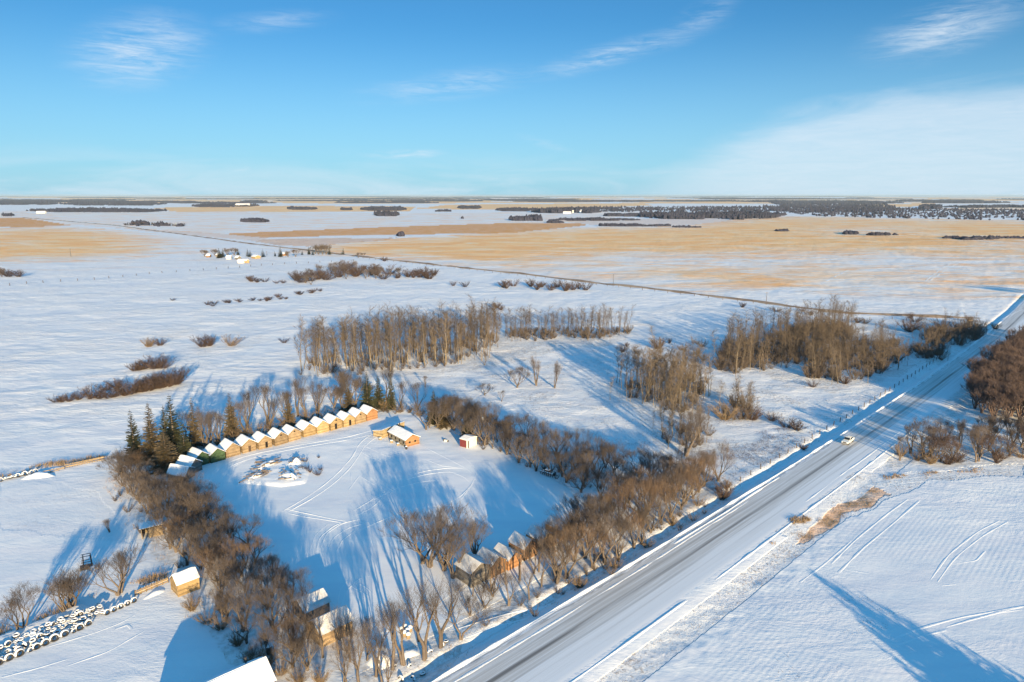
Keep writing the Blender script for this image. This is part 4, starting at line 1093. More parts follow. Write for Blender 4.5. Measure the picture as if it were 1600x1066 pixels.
for d_, x, y, h_, nm, edge in sorted(ind, key=lambda q: q[1] / q[2]):
    key = (nm, edge); cnt[key] = cnt.get(key, 0) + 1
    plant('aspen', 'aspen_tree', 'leafless aspen, %s from the left, %s, %s' % (ordw(cnt[key]), edge, nm), 'aspen', x, y, h_, 'aspens of the ' + nm, wide=RS.uniform(1.2, 1.8), lean=.05)
ug = [gen_shrub(RS, 3., 12, .7, tw=.02) for _ in range(3)]; parts = []
for nm, poly, stp, hr in COPSE:
    wp = [P(*p) for p in poly]; wpn = np.array(wp); x0, y0 = wpn.min(0); x1, y1 = wpn.max(0)
    for _ in range(int((x1 - x0) * (y1 - y0) / (22 if 'long copse' == nm else 12))):
        x, y = RS.uniform(x0, x1), RS.uniform(y0, y1)
        if not pip(np.array([x]), np.array([y]), wp)[0]: continue
        v, f = ug[RS.randrange(3)]; a = RS.random() * 6.28; s = RS.uniform(.5, 1.5) * (1.5 if 'far' in nm or 'bend' in nm or 'road' in nm else 1)
        q = np.stack([v[:, 0] * math.cos(a) - v[:, 1] * math.sin(a), v[:, 0] * math.sin(a) + v[:, 1] * math.cos(a), v[:, 2]], -1) * s
        parts.append((q + np.array([x, y, gz1(x, y)]), f))
v1, f1 = merge(parts); o = mesh_obj('undergrowth', v1, f1, MT['undergrowth']); tag(o, 'tangled leafless undergrowth at the feet of the aspens', 'undergrowth', kind='stuff'); print('undergrowth', len(f1))
parts = []
for d_, x, y, h_, nm, edge in rest:
    v, f = asp_low[RS.randrange(3)]; a = RS.random() * 6.28; s = h_ / 15.; q = v * np.array([s * 1.55, s * 1.55, s]); q = np.stack([q[:, 0] * math.cos(a) - q[:, 1] * math.sin(a), q[:, 0] * math.sin(a) + q[:, 1] * math.cos(a), q[:, 2]], -1)
    parts.append((q + np.array([x, y, gz1(x, y)]), f))
print('aspens', len(ASP))
if parts:
    v1, f1 = merge(parts); o = mesh_obj('aspen_thicket', v1, f1, MT['aspen_twigs']); tag(o, 'mass of leafless aspens filling the back of the copses', 'aspens', kind='stuff')



# brush under the belts
for lab, row, n_, sd_ in (('grey-brown brush under the left belt', [(205, 775), (250, 815), (290, 862), (330, 905), (365, 955), (410, 1012), (455, 1055)], 90, 1), ('grey-brown brush under the roadside belt', [(1118, 765), (1060, 805), (1000, 850), (940, 882), (870, 915), (800, 945), (740, 985)], 80, 2), ('grey-brown brush under the right belt', [(672, 668), (750, 690), (850, 730), (950, 770), (1060, 770)], 70, 3), ('grey-brown brush behind the granary row', [(330, 700), (400, 682), (480, 660), (560, 640), (660, 648)], 60, 4)):
    parts = []; pts_ = along(row, 1.5, RS, 2.6)
    for x, y in pts_:
        if not clear(x, y, 3.0): continue
        v, f = ug[RS.randrange(3)]; a = RS.random() * 6.28; s = RS.uniform(.35, .8)
        q = np.stack([v[:, 0] * math.cos(a) - v[:, 1] * math.sin(a), v[:, 0] * math.sin(a) + v[:, 1] * math.cos(a), v[:, 2]], -1) * s
        parts.append((q + np.array([x, y, gz1(x, y)]), f))
    v1, f1 = merge(parts); o = mesh_obj('undergrowth', v1, f1, MT['undergrowth']); tag(o, lab, 'undergrowth', kind='stuff')

# ------------------------------------------------------------------ shrubs and brush
def scatter(poly, stp, hr, kinds, name, labelf, group, wide=1.2, prob=.95, cat='bush', vary=.45):
    wp = [P(*p) for p in poly]; wpn = np.array(wp); x0, y0 = wpn.min(0); x1, y1 = wpn.max(0); pts = []; gy = y0; r_ = 0
    while gy < y1:
        gx = x0 + (r_ % 2) * stp / 2
        while gx < x1:
            x, y = gx + RS.uniform(-vary, vary) * stp, gy + RS.uniform(-vary, vary) * stp
            if pip(np.array([x]), np.array([y]), wp)[0] and RS.random() < prob: pts.append((x, y))
            gx += stp
        gy += stp; r_ += 1
    pts.sort(key=lambda q: q[0] / q[1])
    for i, (x, y) in enumerate(pts):
        plant(RS.choice(kinds), name, labelf % ordw(i + 1), cat, x, y, RS.uniform(*hr), group, wide=wide * RS.uniform(.8, 1.2))
    return len(pts)


ns = 0
ns += scatter([(1520, 640), (1545, 655), (1600, 668), (1640, 675), (1640, 520), (1600, 540), (1560, 570), (1530, 600)], 3.9, (9.5, 12.5), ('belt_dark',), 'bare_tree', 'dark bare tree in the dense wood right of the road, %s from the left', 'trees of the wood right of the road', wide=1.0, cat='tree')
ns += scatter([(1400, 722), (1450, 727), (1520, 727), (1600, 722), (1680, 720), (1680, 690), (1600, 690), (1500, 690), (1420, 695)], 4.6, (7, 10.5), ('belt_dark', 'tall', 'belt'), 'bare_tree', 'bare tree in the thicket between road and round field, %s from the left', 'trees of the roadside thicket', wide=.95, cat='tree')
ns += scatter([(1400, 724), (1500, 729), (1640, 724), (1640, 712), (1400, 712)], 5.0, (2.6, 4.2), ('shrub', 'shrub_tan'), 'bush', 'bush at the foot of the thicket by the round field, %s from the left', 'bushes of the roadside thicket')
print('woods', ns)
# dark willow rows in the big left pasture
k = 0
for i, (x_, y_, h_) in enumerate([(88, 628, 2.4), (97, 628, 2), (108, 627, 2.6), (123, 624, 2.8), (143, 622, 4.3), (156, 623, 2.6), (167, 609, 2.8), (170, 622, 3.4), (178, 620, 4), (183, 607, 3.6), (195, 618, 4), (205, 615, 4.6), (215, 613, 3.8), (225, 612, 4.4), (233, 611, 4.8), (243, 608, 5), (252, 607, 5.2), (262, 605, 5.4), (270, 602, 5.6), (278, 601, 5)]):
    x, y = P(x_, y_); plant('shrub', 'bush', 'dark red-brown bush, %s from the left in the lower bush row of the left pasture' % ordw(i + 1), 'bush', x, y, h_ * K, 'lower bush row in the left pasture', wide=1.5)
for i, (x_, y_, h_) in enumerate([(210, 580, 3), (218, 579, 3.4), (226, 577, 3.8), (242, 576, 5.2), (248, 575, 4.6), (256, 575, 4)]):
    x, y = P(x_, y_); plant('shrub', 'bush', 'dark bush, %s from the left in the short upper row of the left pasture' % ordw(i + 1), 'bush', x, y, h_ * K, 'upper bush row in the left pasture', wide=1.5)
for i, (x_, y_, h_, lb) in enumerate([(232, 541, 4, 'thin grey bush, left of a pair in the open pasture'), (250, 539, 3.2, 'small dark bush, right of a pair in the open pasture'), (317, 542, 5.2, 'dense dark bush in open pasture left of the copse'), (328, 541, 4.6, 'dark bush touching the right side of the dense one left of the copse'), (362, 541, 5, 'lone round grey bush between the dense bush and the copse'), (444, 535, 2.6, 'tiny lone bush just left of the long copse'),
                                      (1175, 655, 4, 'small bush right of the clump between copses and road'), (1206, 657, 2.6, 'small reddish bush left of the dark pair near the fence'), (1228, 668, 3.2, 'dark bush, left of the pair near the road fence'), (1244, 673, 2.8, 'dark bush, right of the pair near the road fence'), (1132, 655, 5.2, 'broad bare bush left of the small clump'),
                                      (1255, 700, 1.6, 'very small bush near the road fence'), (1131, 775, 3.2, 'brown bush at the right corner of the shelterbelt'), (1028, 545, 5, 'bush beside the slim tree above the middle copse'), (1320, 600, 3, 'small bush at the front of the far copse'), (1270, 604, 2.6, 'low bush left front of the far copse'),
                                      (1420, 518, 6.5, 'round grey bush in the snowy opening near the far bend'), (1432, 515, 4, 'low bush right of the round grey one near the far bend'), (1555, 516, 3.2, 'yellow-brown bush at the far road bend'), (1470, 512, 5.5, 'round bush above the far thicket'), (1340, 505, 3, 'low bush on the snow bank above the far copse'), (1352, 506, 3, 'second low bush on the snow bank above the far copse')]):
    x, y = P(x_, y_); plant('shrub' if i not in (0, 4, 10, 18) else 'shrub_tan', 'bush', lb, 'bush', x, y, h_ * K, None, wide=1.35)
# brushy far clumps
scatter([(452, 440), (480, 446), (500, 443), (540, 437), (630, 437), (600, 421), (540, 418), (500, 424)], 11, (5, 10.5), ('shrub', 'tall', 'belt'), 'bush', 'dark bush in the big far clump below the farmstead, %s from the left', 'bushes of the far clump below the farmstead', wide=1.4)
scatter([(632, 434), (680, 438), (688, 430), (640, 425)], 12, (5, 8), ('shrub',), 'bush', 'dark bush in the right tail of the far clump, %s from the left', 'bushes in the tail of the far clump', wide=1.4)
scatter([(704, 449), (740, 450), (740, 446), (704, 445)], 10, (4, 7), ('shrub',), 'bush', 'thin bush in the small group right of the far clump, %s from the left', 'bushes right of the far clump', wide=1.2)
scatter([(786, 452), (850, 456), (935, 458), (935, 454), (880, 448), (786, 444)], 10, (4, 8), ('shrub',), 'bush', 'bush in the scrub strip below the fence line, %s from the left', 'bushes of the scrub strip below the fence line', wide=1.2, prob=.7)
scatter([(318, 481), (380, 474), (450, 468), (450, 463), (380, 468), (318, 477)], 6.5, (1.6, 3), ('shrub',), 'bush', 'low dark bush in the long thin row of the middle pasture, %s from the left', 'long thin bush row in the middle pasture', wide=1.8, prob=.8)
scatter([(455, 462), (515, 458), (515, 453), (480, 454), (455, 458)], 8, (1.6, 3), ('shrub',), 'bush', 'low bush in the short row right of the long thin one, %s from the left', 'short bush row in the middle pasture', wide=1.8, prob=.6)
scatter([(758, 486), (800, 485), (800, 480), (758, 480)], 7, (3, 6), ('shrub',), 'bush', 'bush in the small scrub above the long copse, %s from the left', 'scrub above the long copse', wide=1.2, prob=.8)
scatter([(960, 545), (1000, 560), (1110, 570), (1110, 535), (1020, 530)], 9, (2, 4.5), ('shrub_tan', 'shrub'), 'bush', 'thin bush on the snow between the copses, %s from the left', 'thin bushes between the copses', wide=1.0, prob=.7)
scatter([(1150, 482), (1310, 497), (1310, 490), (1150, 477)], 12, (3, 6), ('shrub',), 'bush', 'dark bush along the far fence line behind the far copse, %s from the left', 'bushes along the far fence line', wide=1.3, prob=.5)
scatter([(1330, 500), (1560, 508), (1560, 500), (1330, 495)], 12, (3, 5.5), ('shrub',), 'bush', 'dark bush along the snow bank near the far bend, %s from the left', 'bushes along the far snow bank', wide=1.3, prob=.6)
for i, (x_, y_, h_) in enumerate([(393, 440, 5), (402, 441, 4), (414, 440, 4), (432, 443, 3), (442, 442, 3), (270, 470, 2), (390, 437, 4)]):
    x, y = P(x_, y_); plant('shrub', 'bush', 'tiny dark bush in open snow left of the far clump, %s of the scattered few' % ordw(i + 1), 'bush', x, y, h_, 'scattered bushes left of the far clump', wide=1.6)
scatter([(0, 436), (38, 436), (30, 431), (10, 427), (-30, 427), (-30, 436)], 11, (5, 8), ('shrub', 'belt'), 'bush', 'dark bush in the clump at the far left edge, %s from the left', 'bushes at the far left edge', wide=1.4)


# ------------------------------------------------------------------ weeds, grass
def blades(poly, n, hr, m, name, label, cat, wdt=.05, sd=3, clump=6, u_rng=None, spread=.25):
    rs = np.random.RandomState(sd); wp = [P(*p) for p in poly]; a = np.array(wp); x0, y0 = a.min(0); x1, y1 = a.max(0)
    nn = n * 3; X = rs.uniform(x0, x1, nn); Y = rs.uniform(y0, y1, nn); k = pip(X + 3.2 * (fbm(X / 2.5, Y / 2.5) - .5), Y + 3.2 * (fbm(X / 2.5 + 9, Y / 2.5) - .5), wp)
    dn = fbm(X / 5, Y / 5, 3); k &= dn > rs.uniform(.38, .6, nn); X = X[k][:n]; Y = Y[k][:n]
    X = np.repeat(X, clump) + rs.normal(0, spread, len(X) * clump); Y = np.repeat(Y, clump) + rs.normal(0, spread, len(Y) * clump)
    Z = gz(X, Y) - .03; N = len(X); h = rs.uniform(hr[0], hr[1], N); a = rs.uniform(0, 6.28, N); lx = rs.normal(0, .3, N) * h; ly = rs.normal(0, .3, N) * h; w_ = wdt * rs.uniform(.6, 1.4, N)
    v0 = np.stack([X - np.cos(a) * w_, Y - np.sin(a) * w_, Z], -1); v1 = np.stack([X + np.cos(a) * w_, Y + np.sin(a) * w_, Z], -1); v2 = np.stack([X + lx, Y + ly, Z + h], -1)
    V = np.stack([v0, v1, v2], 1).reshape(-1, 3); o = mesh_obj(name, V, np.arange(len(V)).reshape(-1, 3), MT[m]); tag(o, label, cat, kind='stuff'); return o


blades([(1243, 850), (1262, 845), (1300, 825), (1330, 803), (1345, 797), (1390, 775), (1378, 762), (1362, 770), (1300, 800), (1258, 836)], 5000, (.06, .2), 'grass_dry', 'dry_grass', 'patch of tan dry grass on the bank of the round field', 'grass', .05, 3, 6)
for pl, n, sd in [([(1240, 822), (1265, 812), (1255, 805), (1236, 815)], 160, 5), ([(1205, 853), (1218, 850), (1212, 843), (1203, 848)], 90, 6), ([(1380, 752), (1440, 743), (1540, 738), (1540, 733), (1440, 738), (1380, 748)], 350, 7)]:
    blades(pl, n, (.3, .7), 'grass_dry', 'grass_tuft', 'small tuft of rusty dry grass in the ditch right of the road' if sd == 5 else 'smallest rusty grass tuft in the ditch' if sd == 6 else 'thin line of dry grass along the top of the round field', 'grass', .05, sd, 6)
blades([(1020, 745), (1130, 770), (1200, 728), (1290, 680), (1250, 665), (1120, 680), (1030, 715)], 3800, (.15, .5), 'shrub', 'pasture_weeds', 'dark weed stalks poking through the snow inside the road fence', 'weeds', .03, 8, 4, spread=.4)
blades([(700, 610), (780, 540), (960, 520), (1130, 600), (1180, 670), (1000, 720), (850, 650)], 3000, (.15, .5), 'shrub', 'pasture_weeds', 'scattered weed stalks across the snowy pasture between belt and copses', 'weeds', .03, 9, 3, spread=.4)
blades([(700, 1070), (760, 985), (900, 935), (1010, 862), (1140, 775), (1130, 760), (1000, 840), (850, 930), (690, 1000)], 2600, (.2, .7), 'grass_dry', 'verge_grass', 'dry grass stalks in the snow between roadside trees and ditch', 'grass', .025, 10, 4)
blades([(175, 740), (195, 790), (225, 815), (265, 885), (330, 960), (440, 1062), (400, 1070), (300, 970), (255, 900), (205, 830), (165, 760)], 1500, (.3, .9), 'grass_dry', 'belt_grass', 'dry grass along the outer foot of the left tree belt', 'grass', .03, 11, 5)
blades([(-40, 1010), (60, 975), (140, 945), (200, 925), (262, 905), (258, 898), (150, 930), (60, 962), (-40, 995)], 1300, (.5, 1.3), 'grass_dry', 'fence_grass', 'tall tan grass behind the row of tyres', 'grass', .035, 12, 6)
blades([(-40, 760), (60, 735), (165, 718), (165, 712), (60, 728), (-40, 752)], 700, (.5, 1.2), 'grass_dry', 'fence_grass', 'tan grass along the old fence at the upper left', 'grass', .04, 13, 6)
blades([(1100, 690), (1340, 600), (1480, 560), (1450, 555), (1330, 590), (1180, 640)], 900, (.15, .5), 'shrub', 'pasture_weeds', 'faint weeds on the snow between far copse and road fence', 'weeds', .03, 14, 3)
blades([(1200, 1066), (1260, 950), (1420, 900), (1440, 960), (1380, 975), (1300, 1066)], 90, (.1, .3), 'shrub', 'field_weeds', 'few dark weed specks in the snow of the right field beside the long shadow', 'weeds', .04, 16, 5, spread=.5)
uu_ = np.arange(-30, 150, 1.); xx, yy = road_xy(10.6, uu_)
pl = [unproj(float(a), float(b), 0) for a, b in zip(*road_xy(9.6, np.arange(-10, 90, 10.)))] + [unproj(float(a), float(b), 0) for a, b in zip(*road_xy(12.4, np.arange(80, -20, -10.)))]
blades(pl, 3200, (.12, .42), 'shrub_tan', 'ditch_weeds', 'weed stalks in the rough snow of the ditch right of the road', 'weeds', .025, 15, 3)
# brown grass line of the far diagonal fence
pp = [P(*q) for q in [(35, 340), (180, 352.5), (400, 382), (570, 402), (800, 427), (1190, 472), (1310, 489), (1560, 499)]]
vv_, ff_ = [], []
Vn = ribbon_mesh(pp, 5.5, 1.0, .6, step=12, hard=True, sd=4)
o = mesh_obj('grass_verge', Vn[0], Vn[1], MT['grass_dry']); MT['verge'] = o.data.materials[0]; tag(o, 'long low bank of brown grass following the far diagonal fence', 'grass', kind='stuff')
mat('verge_brown', (.15, .11, .085), .9, var=.5, vscale=.05, col2=(.34, .28, .23)); o.data.materials[0] = MT['verge_brown']


# ------------------------------------------------------------------ fences and poles
def fence(label, pxs, step, h, r, wires=2, maxn=99, off=None, group=None):
    pts = [P(*p) for p in pxs] if off is None else off
    x0, y0 = pts[0]; e = empty('post_fence', x0, y0); tag(e, label, 'fence', group)
    rs = random.Random(len(pts) * 7 + int(step)); post = MB().tube((0, 0, -.3), (0, 0, h), r, r * .9, 6).build('fence_post', 'post', e); me = post.data
    s_acc = []; carry = 0
    for (xa, ya), (xb, yb) in zip(pts, pts[1:]):
        L = math.hypot(xb - xa, yb - ya); s = carry
        while s < L: s_acc.append((xa + (xb - xa) * s / L, ya + (yb - ya) * s / L)); s += step
        carry = s - L
    s_acc = s_acc[:maxn]
    ez = e.location.z
    for i, (x, y) in enumerate(s_acc):
        o = post if i == 0 else bpy.data.objects.new('fence_post', me)
        if i: o.parent = e; col.objects.link(o)
        o.location = (x - x0, y - y0, gz1(x, y) - ez); o.rotation_euler = (rs.gauss(0, .05), rs.gauss(0, .05), 0); o.scale = (1, 1, rs.uniform(.85, 1.12))
    if wires:
        m_ = MB()
        for k in range(wires):
            for (xa, ya), (xb, yb) in zip(s_acc, s_acc[1:]):
                za, zb = gz1(xa, ya) - ez + h * (.45 + .4 * k), gz1(xb, yb) - ez + h * (.45 + .4 * k); m_.tube((xa - x0, ya - y0, za), (xb - x0, yb - y0, zb), .008, n=3, cap=False)
        m_.build('wire', 'wire', e)
    return e


vs_ = np.arange(60, 232, 8.); xx, yy = road_xy(-9.35, vs_)
fence('dark wooden post fence running beside the left ditch of the road', None, 4.9 * K / 1.05, 1.45, .13, off=list(zip(map(float, xx), map(float, yy))))
fence('long far post fence along the brown grass line across the plain', [(560, 403), (700, 418), (800, 430), (1000, 453), (1190, 475)], 11, 2.0, .22, wires=0)
fence('faint post fence crossing the left pasture below the farmstead', [(-40, 452), (60, 442), (150, 437), (250, 427), (340, 421), (420, 414), (560, 408)], 12, 2.1, .26, wires=0)
fence('short post fence beside the far road bend', [(1290, 497), (1400, 500)], 12, 1.5, .15, wires=0)


def pole(label, x_, y_, h, tr=False, arms=True, r=.16):
    x, y = P(x_, y_); e = empty('utility_pole', x, y); tag(e, label, 'utility pole', 'utility poles')
    MB().tube((0, 0, -.3), (0, 0, h), r, r * .65, 8).build('shaft', 'post', e)
    if arms: MB().box(-1.1, 1.1, -.06, .06, h - .7, h - .56).build('crossarm', 'plank', e)
    if tr: MB().lathe([(0, 0), (.28, 0), (.3, .05), (.3, .85), (.2, .95), (0, .97)], 12, c=(.42, 0, h - 2.4)).build('transformer', 'grey_metal', e)
    return e


pole('wooden utility pole with grey transformer beside the white shed', 752, 690, 8.8, True, False)
pole('far utility pole on the diagonal line above the middle pasture', 958, 447.5, 9.5, r=.2); pole('utility pole on the diagonal line left of the far copse', 1197, 476, 8.5, r=.2)
pole('utility pole in the thicket at the far road bend', 1513, 528, 9.5, r=.18); pole('lone utility pole in the gold field at the far left', 111, 402, 10, r=.25)
pole('small pole beside the farmstead on the far plain', 417, 400, 6, r=.25)


# plank fences
def plank_fence(label, p0, p1, h, m, n, mess=.1, sd=1, gaps=.0):
    a, b = Vector(P(*p0)), Vector(P(*p1)); L = (b - a).length; e = empty('plank_fence', a.x, a.y, None, math.atan2(b.y - a.y, b.x - a.x)); tag(e, label, 'fence')
    rs = random.Random(sd)
    for i in range(n + 1):
        MB().obox((L * i / n, 0.05, h / 2), (.16, .16, h * 1.15), (rs.gauss(0, mess), rs.gauss(0, mess), 0)).build('fence_post', 'post', e)
    for k in range(3):
        if rs.random() < gaps: continue
        MB().obox((L / 2, -.05 - .0 * k, h * (.25 + .3 * k)), (L, .05, .2), (rs.gauss(0, .02), rs.gauss(0, mess * .15), 0)).build('rail', m, e)
    return e


plank_fence('pale board fence between the golden granary and the tyre pile', (212, 934), (263, 912), 1.1, 'wood_gold', 6, .08, 3)
plank_fence('broken brown plank fence at the upper left edge of the paddock', (101, 733), (163, 719), 1.1, 'plank', 16, .1, 4)
plank_fence('grey collapsed rails of the old fence left of the brown planks', (68, 742), (101, 734), .8, 'plank', 3, .3, 5, .3)


# ------------------------------------------------------------------ tyres
def torus(R, r, n=18, m=8):
    V, Fc = [], []
    for i in range(n):
        a = 2 * math.pi * i / n
        for j in range(m):
            b = 2 * math.pi * j / m; V.append(((R + r * math.cos(b)) * math.cos(a), (R + r * math.cos(b)) * math.sin(a), r * 1.25 * math.sin(b)))
    for i in range(n):
        for j in range(m): Fc.append((i * m + j, ((i + 1) % n) * m + j, ((i + 1) % n) * m + (j + 1) % m, i * m + (j + 1) % m))
    return V, Fc


def snow_on_ring(R, r, upright, n=18, m=5):
    V, Fc = [], []
    if upright:                                      # snow over the upper arc of a standing tyre (ring in xz plane)
        for i in range(n + 1):
            a = math.radians(-8 + 196 * i / n)
            for j in range(m):
                b = math.radians(-80 + 160 * j / (m - 1)); rr = R + (r * 1.12 + .05) * math.cos(b); V.append((rr * math.cos(a), (r * 1.38) * math.sin(b), rr * math.sin(a)))
        for i in range(n):
            for j in range(m - 1): Fc.append((i * m + j, (i + 1) * m + j, (i + 1) * m + j + 1, i * m + j + 1))
    else:
        for i in range(n):
            a = 2 * math.pi * i / n
            for j in range(m):
                b = math.radians(15 + 150 * j / (m - 1)); V.append(((R + r * math.cos(b)) * math.cos(a), (R + r * math.cos(b)) * math.sin(a), r * 1.25 * math.sin(b) + .06 + .03 * math.sin(5 * a)))
        for i in range(n):
            for j in range(m - 1): Fc.append((i * m + j, ((i + 1) % n) * m + j, ((i + 1) % n) * m + j + 1, i * m + j + 1))
    return V, Fc


def tyre_lib():
    o = MB().add(*torus(.55, .19)).build('tyre', 'rubber', smooth=True); fl = o.data; bpy.data.objects.remove(o)
    V, Fc = torus(.55, .19); V = [(x, z, y) for x, y, z in V]
    o = MB().add(V, Fc).build('tyre', 'rubber', smooth=True); st = o.data; bpy.data.objects.remove(o)
    o = MB().add(*snow_on_ring(.55, .19, False)).build('snow_cap', 'snow_lump', smooth=True); sfl = o.data; bpy.data.objects.remove(o)
    o = MB().add(*snow_on_ring(.55, .19, True)).build('snow_cap', 'snow_lump', smooth=True); sst_ = o.data; bpy.data.objects.remove(o)
    return fl, st, sfl, sst_


TY = tyre_lib()


def tyre(x, y, z, s, upright, rz, label, group, tilt=0.0):
    o = bpy.data.objects.new('tyre', TY[1] if upright else TY[0]); col.objects.link(o)
    o.location = (x, y, z); o.scale = (s, s, s); o.rotation_euler = (tilt if upright else RS.gauss(0, .12), RS.gauss(0, .08), rz)
    c = bpy.data.objects.new('snow_cap', TY[3] if upright else TY[2]); col.objects.link(c); c.parent = o
    tag(o, label, 'tyre', group)


a, b = Vector(P(-30, 1052)), Vector(P(143, 978)); L = (b - a).length; dr = (b - a).normalized(); pr = Vector((-dr.y, dr.x)); rz = math.atan2(dr.y, dr.x)
s = 0; i = 0
while s < L:
    sc_ = RS.uniform(.5, .92); p = a + dr * s + pr * RS.gauss(0, .1); i += 1
    tyre(p.x, p.y, gz1(p.x, p.y) + .55 * sc_, sc_, True, rz + RS.gauss(0, .12), '%s tyre leaning upright in the front row, %s from the left edge' % ('large' if sc_ > .85 else 'small', ordw(i)), 'tyres of the front row', tilt=-.18)
    s += 1.5 * sc_ + .08
for row in range(1, 5):
    s = RS.uniform(0, .5) + (0 if row < 3 else .5); i = 0; lim = L + (2.6 if row > 1 else .5)
    while s < lim:
        sc_ = RS.uniform(.45, .82); p = a + dr * s + pr * (row * 1.0 + RS.gauss(0, .25)); i += 1
        lift = .22 + .28 * min(row, 3) * RS.uniform(.5, 1.1)
        up = row < 4 and RS.random() < .22
        tyre(p.x, p.y, gz1(p.x, p.y) + lift + (.25 if up else 0), sc_, up, rz + RS.gauss(0, .5), 'snow-filled tyre lying in the %s layer of the long tyre pile, %s from the left' % (['', 'second', 'third', 'fourth', 'back'][row], ordw(i)), 'tyres of the long pile')
        s += 1.5 * sc_
mnd = True
a2, b2 = Vector(P(168, 962)), Vector(P(210, 943)); L2_ = (b2 - a2).length
for i in range(5):
    p = a2 + (b2 - a2) * (i / 4.); tyre(p.x, p.y, gz1(p.x, p.y) + .42, .68, True, rz + RS.gauss(0, .1), 'small snowy tyre standing at the short mound by the board fence, %s from the left' % ordw(i + 1), 'tyres of the short mound', tilt=-.15)


def mound(name, label, cat, poly, h, m, sd=1, kind=None, bump=.3, res=.45, parent=None, z0=0):
    """irregular low heap filling a footprint"""
    wp = [P(*p) for p in poly] if not isinstance(poly[0], tuple) or poly[0][1] > 0 else poly
    a = np.array(wp); x0, y0 = a.min(0) - .6; x1, y1 = a.max(0) + .6; nx = max(6, int((x1 - x0) / res)); ny = max(6, int((y1 - y0) / res))
    X, Y = np.meshgrid(np.linspace(x0, x1, nx), np.linspace(y0, y1, ny), indexing='ij')
    dmin = np.full(X.shape, 1e9)
    for i in range(len(a)):
        p, q = a[i - 1], a[i]; d = q - p; t_ = np.clip(((X - p[0]) * d[0] + (Y - p[1]) * d[1]) / (d @ d), 0, 1); dmin = np.minimum(dmin, np.hypot(X - p[0] - t_ * d[0], Y - p[1] - t_ * d[1]))
    ins = pip(X, Y, wp); sd_ = np.where(ins, dmin, -dmin)
    k = sst(sd_, -.3, 1.2 + h * .6); Z = gz(X, Y) - .08 + k * h * (1 - bump + 2 * bump * fbm(X / .9 + sd * 3, Y / .9, 3)) - (1 - k) * .15
    cx_, cy_ = a.mean(0); V = np.stack([X - cx_, Y - cy_, Z], -1).reshape(-1, 3); q = (np.arange(nx - 1)[:, None] * ny + np.arange(ny - 1)[None, :]).ravel()
    keep = (sd_.ravel()[q] > -.6)
    Fq = np.stack([q, q + ny, q + ny + 1, q + 1], -1)[keep]
    o = mesh_obj(name, V, Fq, MT[m], parent=parent, smooth=True)
    if parent is None: o.location = (cx_, cy_, 0)
    else: o.location = (cx_ - parent.location.x, cy_ - parent.location.y, -parent.location.z)
    if label: tag(o, label, cat, kind=kind)
    return o


def heap(name, label, cat, poly, h, nb, sd, m1='plank', len_=(1., 3.2), group=None, ang=None):
    wp = np.array([P(*p) for p in poly]); c = wp.mean(0); e = empty(name, c[0], c[1]); tag(e, label, cat, group)
    mound('snow_cover', None, None, poly, h, 'snow_lump', sd, parent=e, bump=.45)
    rs = random.Random(sd); mb = MB(); x0, y0 = wp.min(0); x1, y1 = wp.max(0); n = 0
    while n < nb:
        x, y = rs.uniform(x0, x1), rs.uniform(y0, y1)
        if not pip(np.array([x]), np.array([y]), [tuple(q) for q in wp])[0]: continue
        n += 1; a_ = (rs.random() * 3.14) if ang is None else rs.gauss(ang, .35)
        mb.obox((x - c[0], y - c[1], gz1(x, y) - e.location.z + h * rs.uniform(.3, 1.02)), (rs.uniform(*len_), rs.uniform(.10, .24), rs.uniform(.06, .16)), (rs.gauss(0, .15), rs.gauss(0, .15), a_))
    mb.build('boards', m1, e); return e


heap('lumber_heap', 'snow-covered lumber heap, upper left of the piles in the yard', 'wood pile', [(391, 736), (408, 724), (438, 718), (438, 726), (405, 739)], 1.0, 34, 1, 'rubble', ang=.75)
heap('lumber_heap', 'long snow-covered lumber heap, lower left of the piles in the yard', 'wood pile', [(379, 753), (396, 741), (420, 736), (416, 746), (388, 756)], 1.0, 34, 2, 'rubble', ang=.75)
heap('rubble_heap', 'tall snowy rubble heap, upper right of the piles in the yard', 'rubble pile', [(444, 728), (462, 719), (476, 721), (474, 729), (450, 731)], 1.5, 26, 3, 'rubble', (.4, 1.2))
heap('rubble_heap', 'wide snowy rubble heap at the lower right of the piles', 'rubble pile', [(431, 748), (440, 740), (455, 737), (470, 745), (468, 752), (445, 755)], 1.5, 34, 4, 'rubble', (.4, 1.4))
mound('snow_mound', 'broad low snow swell carrying the lumber and rubble heaps', 'snow mound', [(376, 756), (386, 736), (412, 722), (478, 717), (488, 735), (480, 756), (440, 762)], .5, 'snow_lump', 25, res=.6)
mound('snow_mound', 'low smooth snow mound in front of the rubble heaps', 'snow mound', [(410, 756), (425, 750), (440, 757), (415, 760)], .5, 'snow_lump', 5)
mound('snow_mound', 'flat smooth snow mound right below the rubble heaps', 'snow mound', [(455, 760), (478, 754), (482, 751), (470, 752), (455, 756)], .45, 'snow_lump', 6)
mound('snow_mound', 'snow drift covering tyres at the end of the short tyre row', 'snow mound', [(172, 958), (180, 944), (198, 936), (210, 940), (205, 948)], .8, 'snow_lump', 7)
mound('snow_mound', 'sunlit snow drift in front of the pale board fence', 'snow mound', [(215, 942), (235, 926), (262, 918), (262, 926), (232, 940)], .6, 'snow_lump', 8)
mound('snow_mound', 'long snowy mound at the upper left fence', 'snow mound', [(28, 752), (50, 742), (72, 738), (92, 745), (60, 750)], 1.0, 'snow_lump', 9)
mound('snow_mound', 'bright snow drift between the bottom corner trees', 'snow mound', [(572, 1012), (592, 1004), (612, 1012), (620, 1040), (590, 1052), (570, 1040)], 1.3, 'snow_lump', 10)
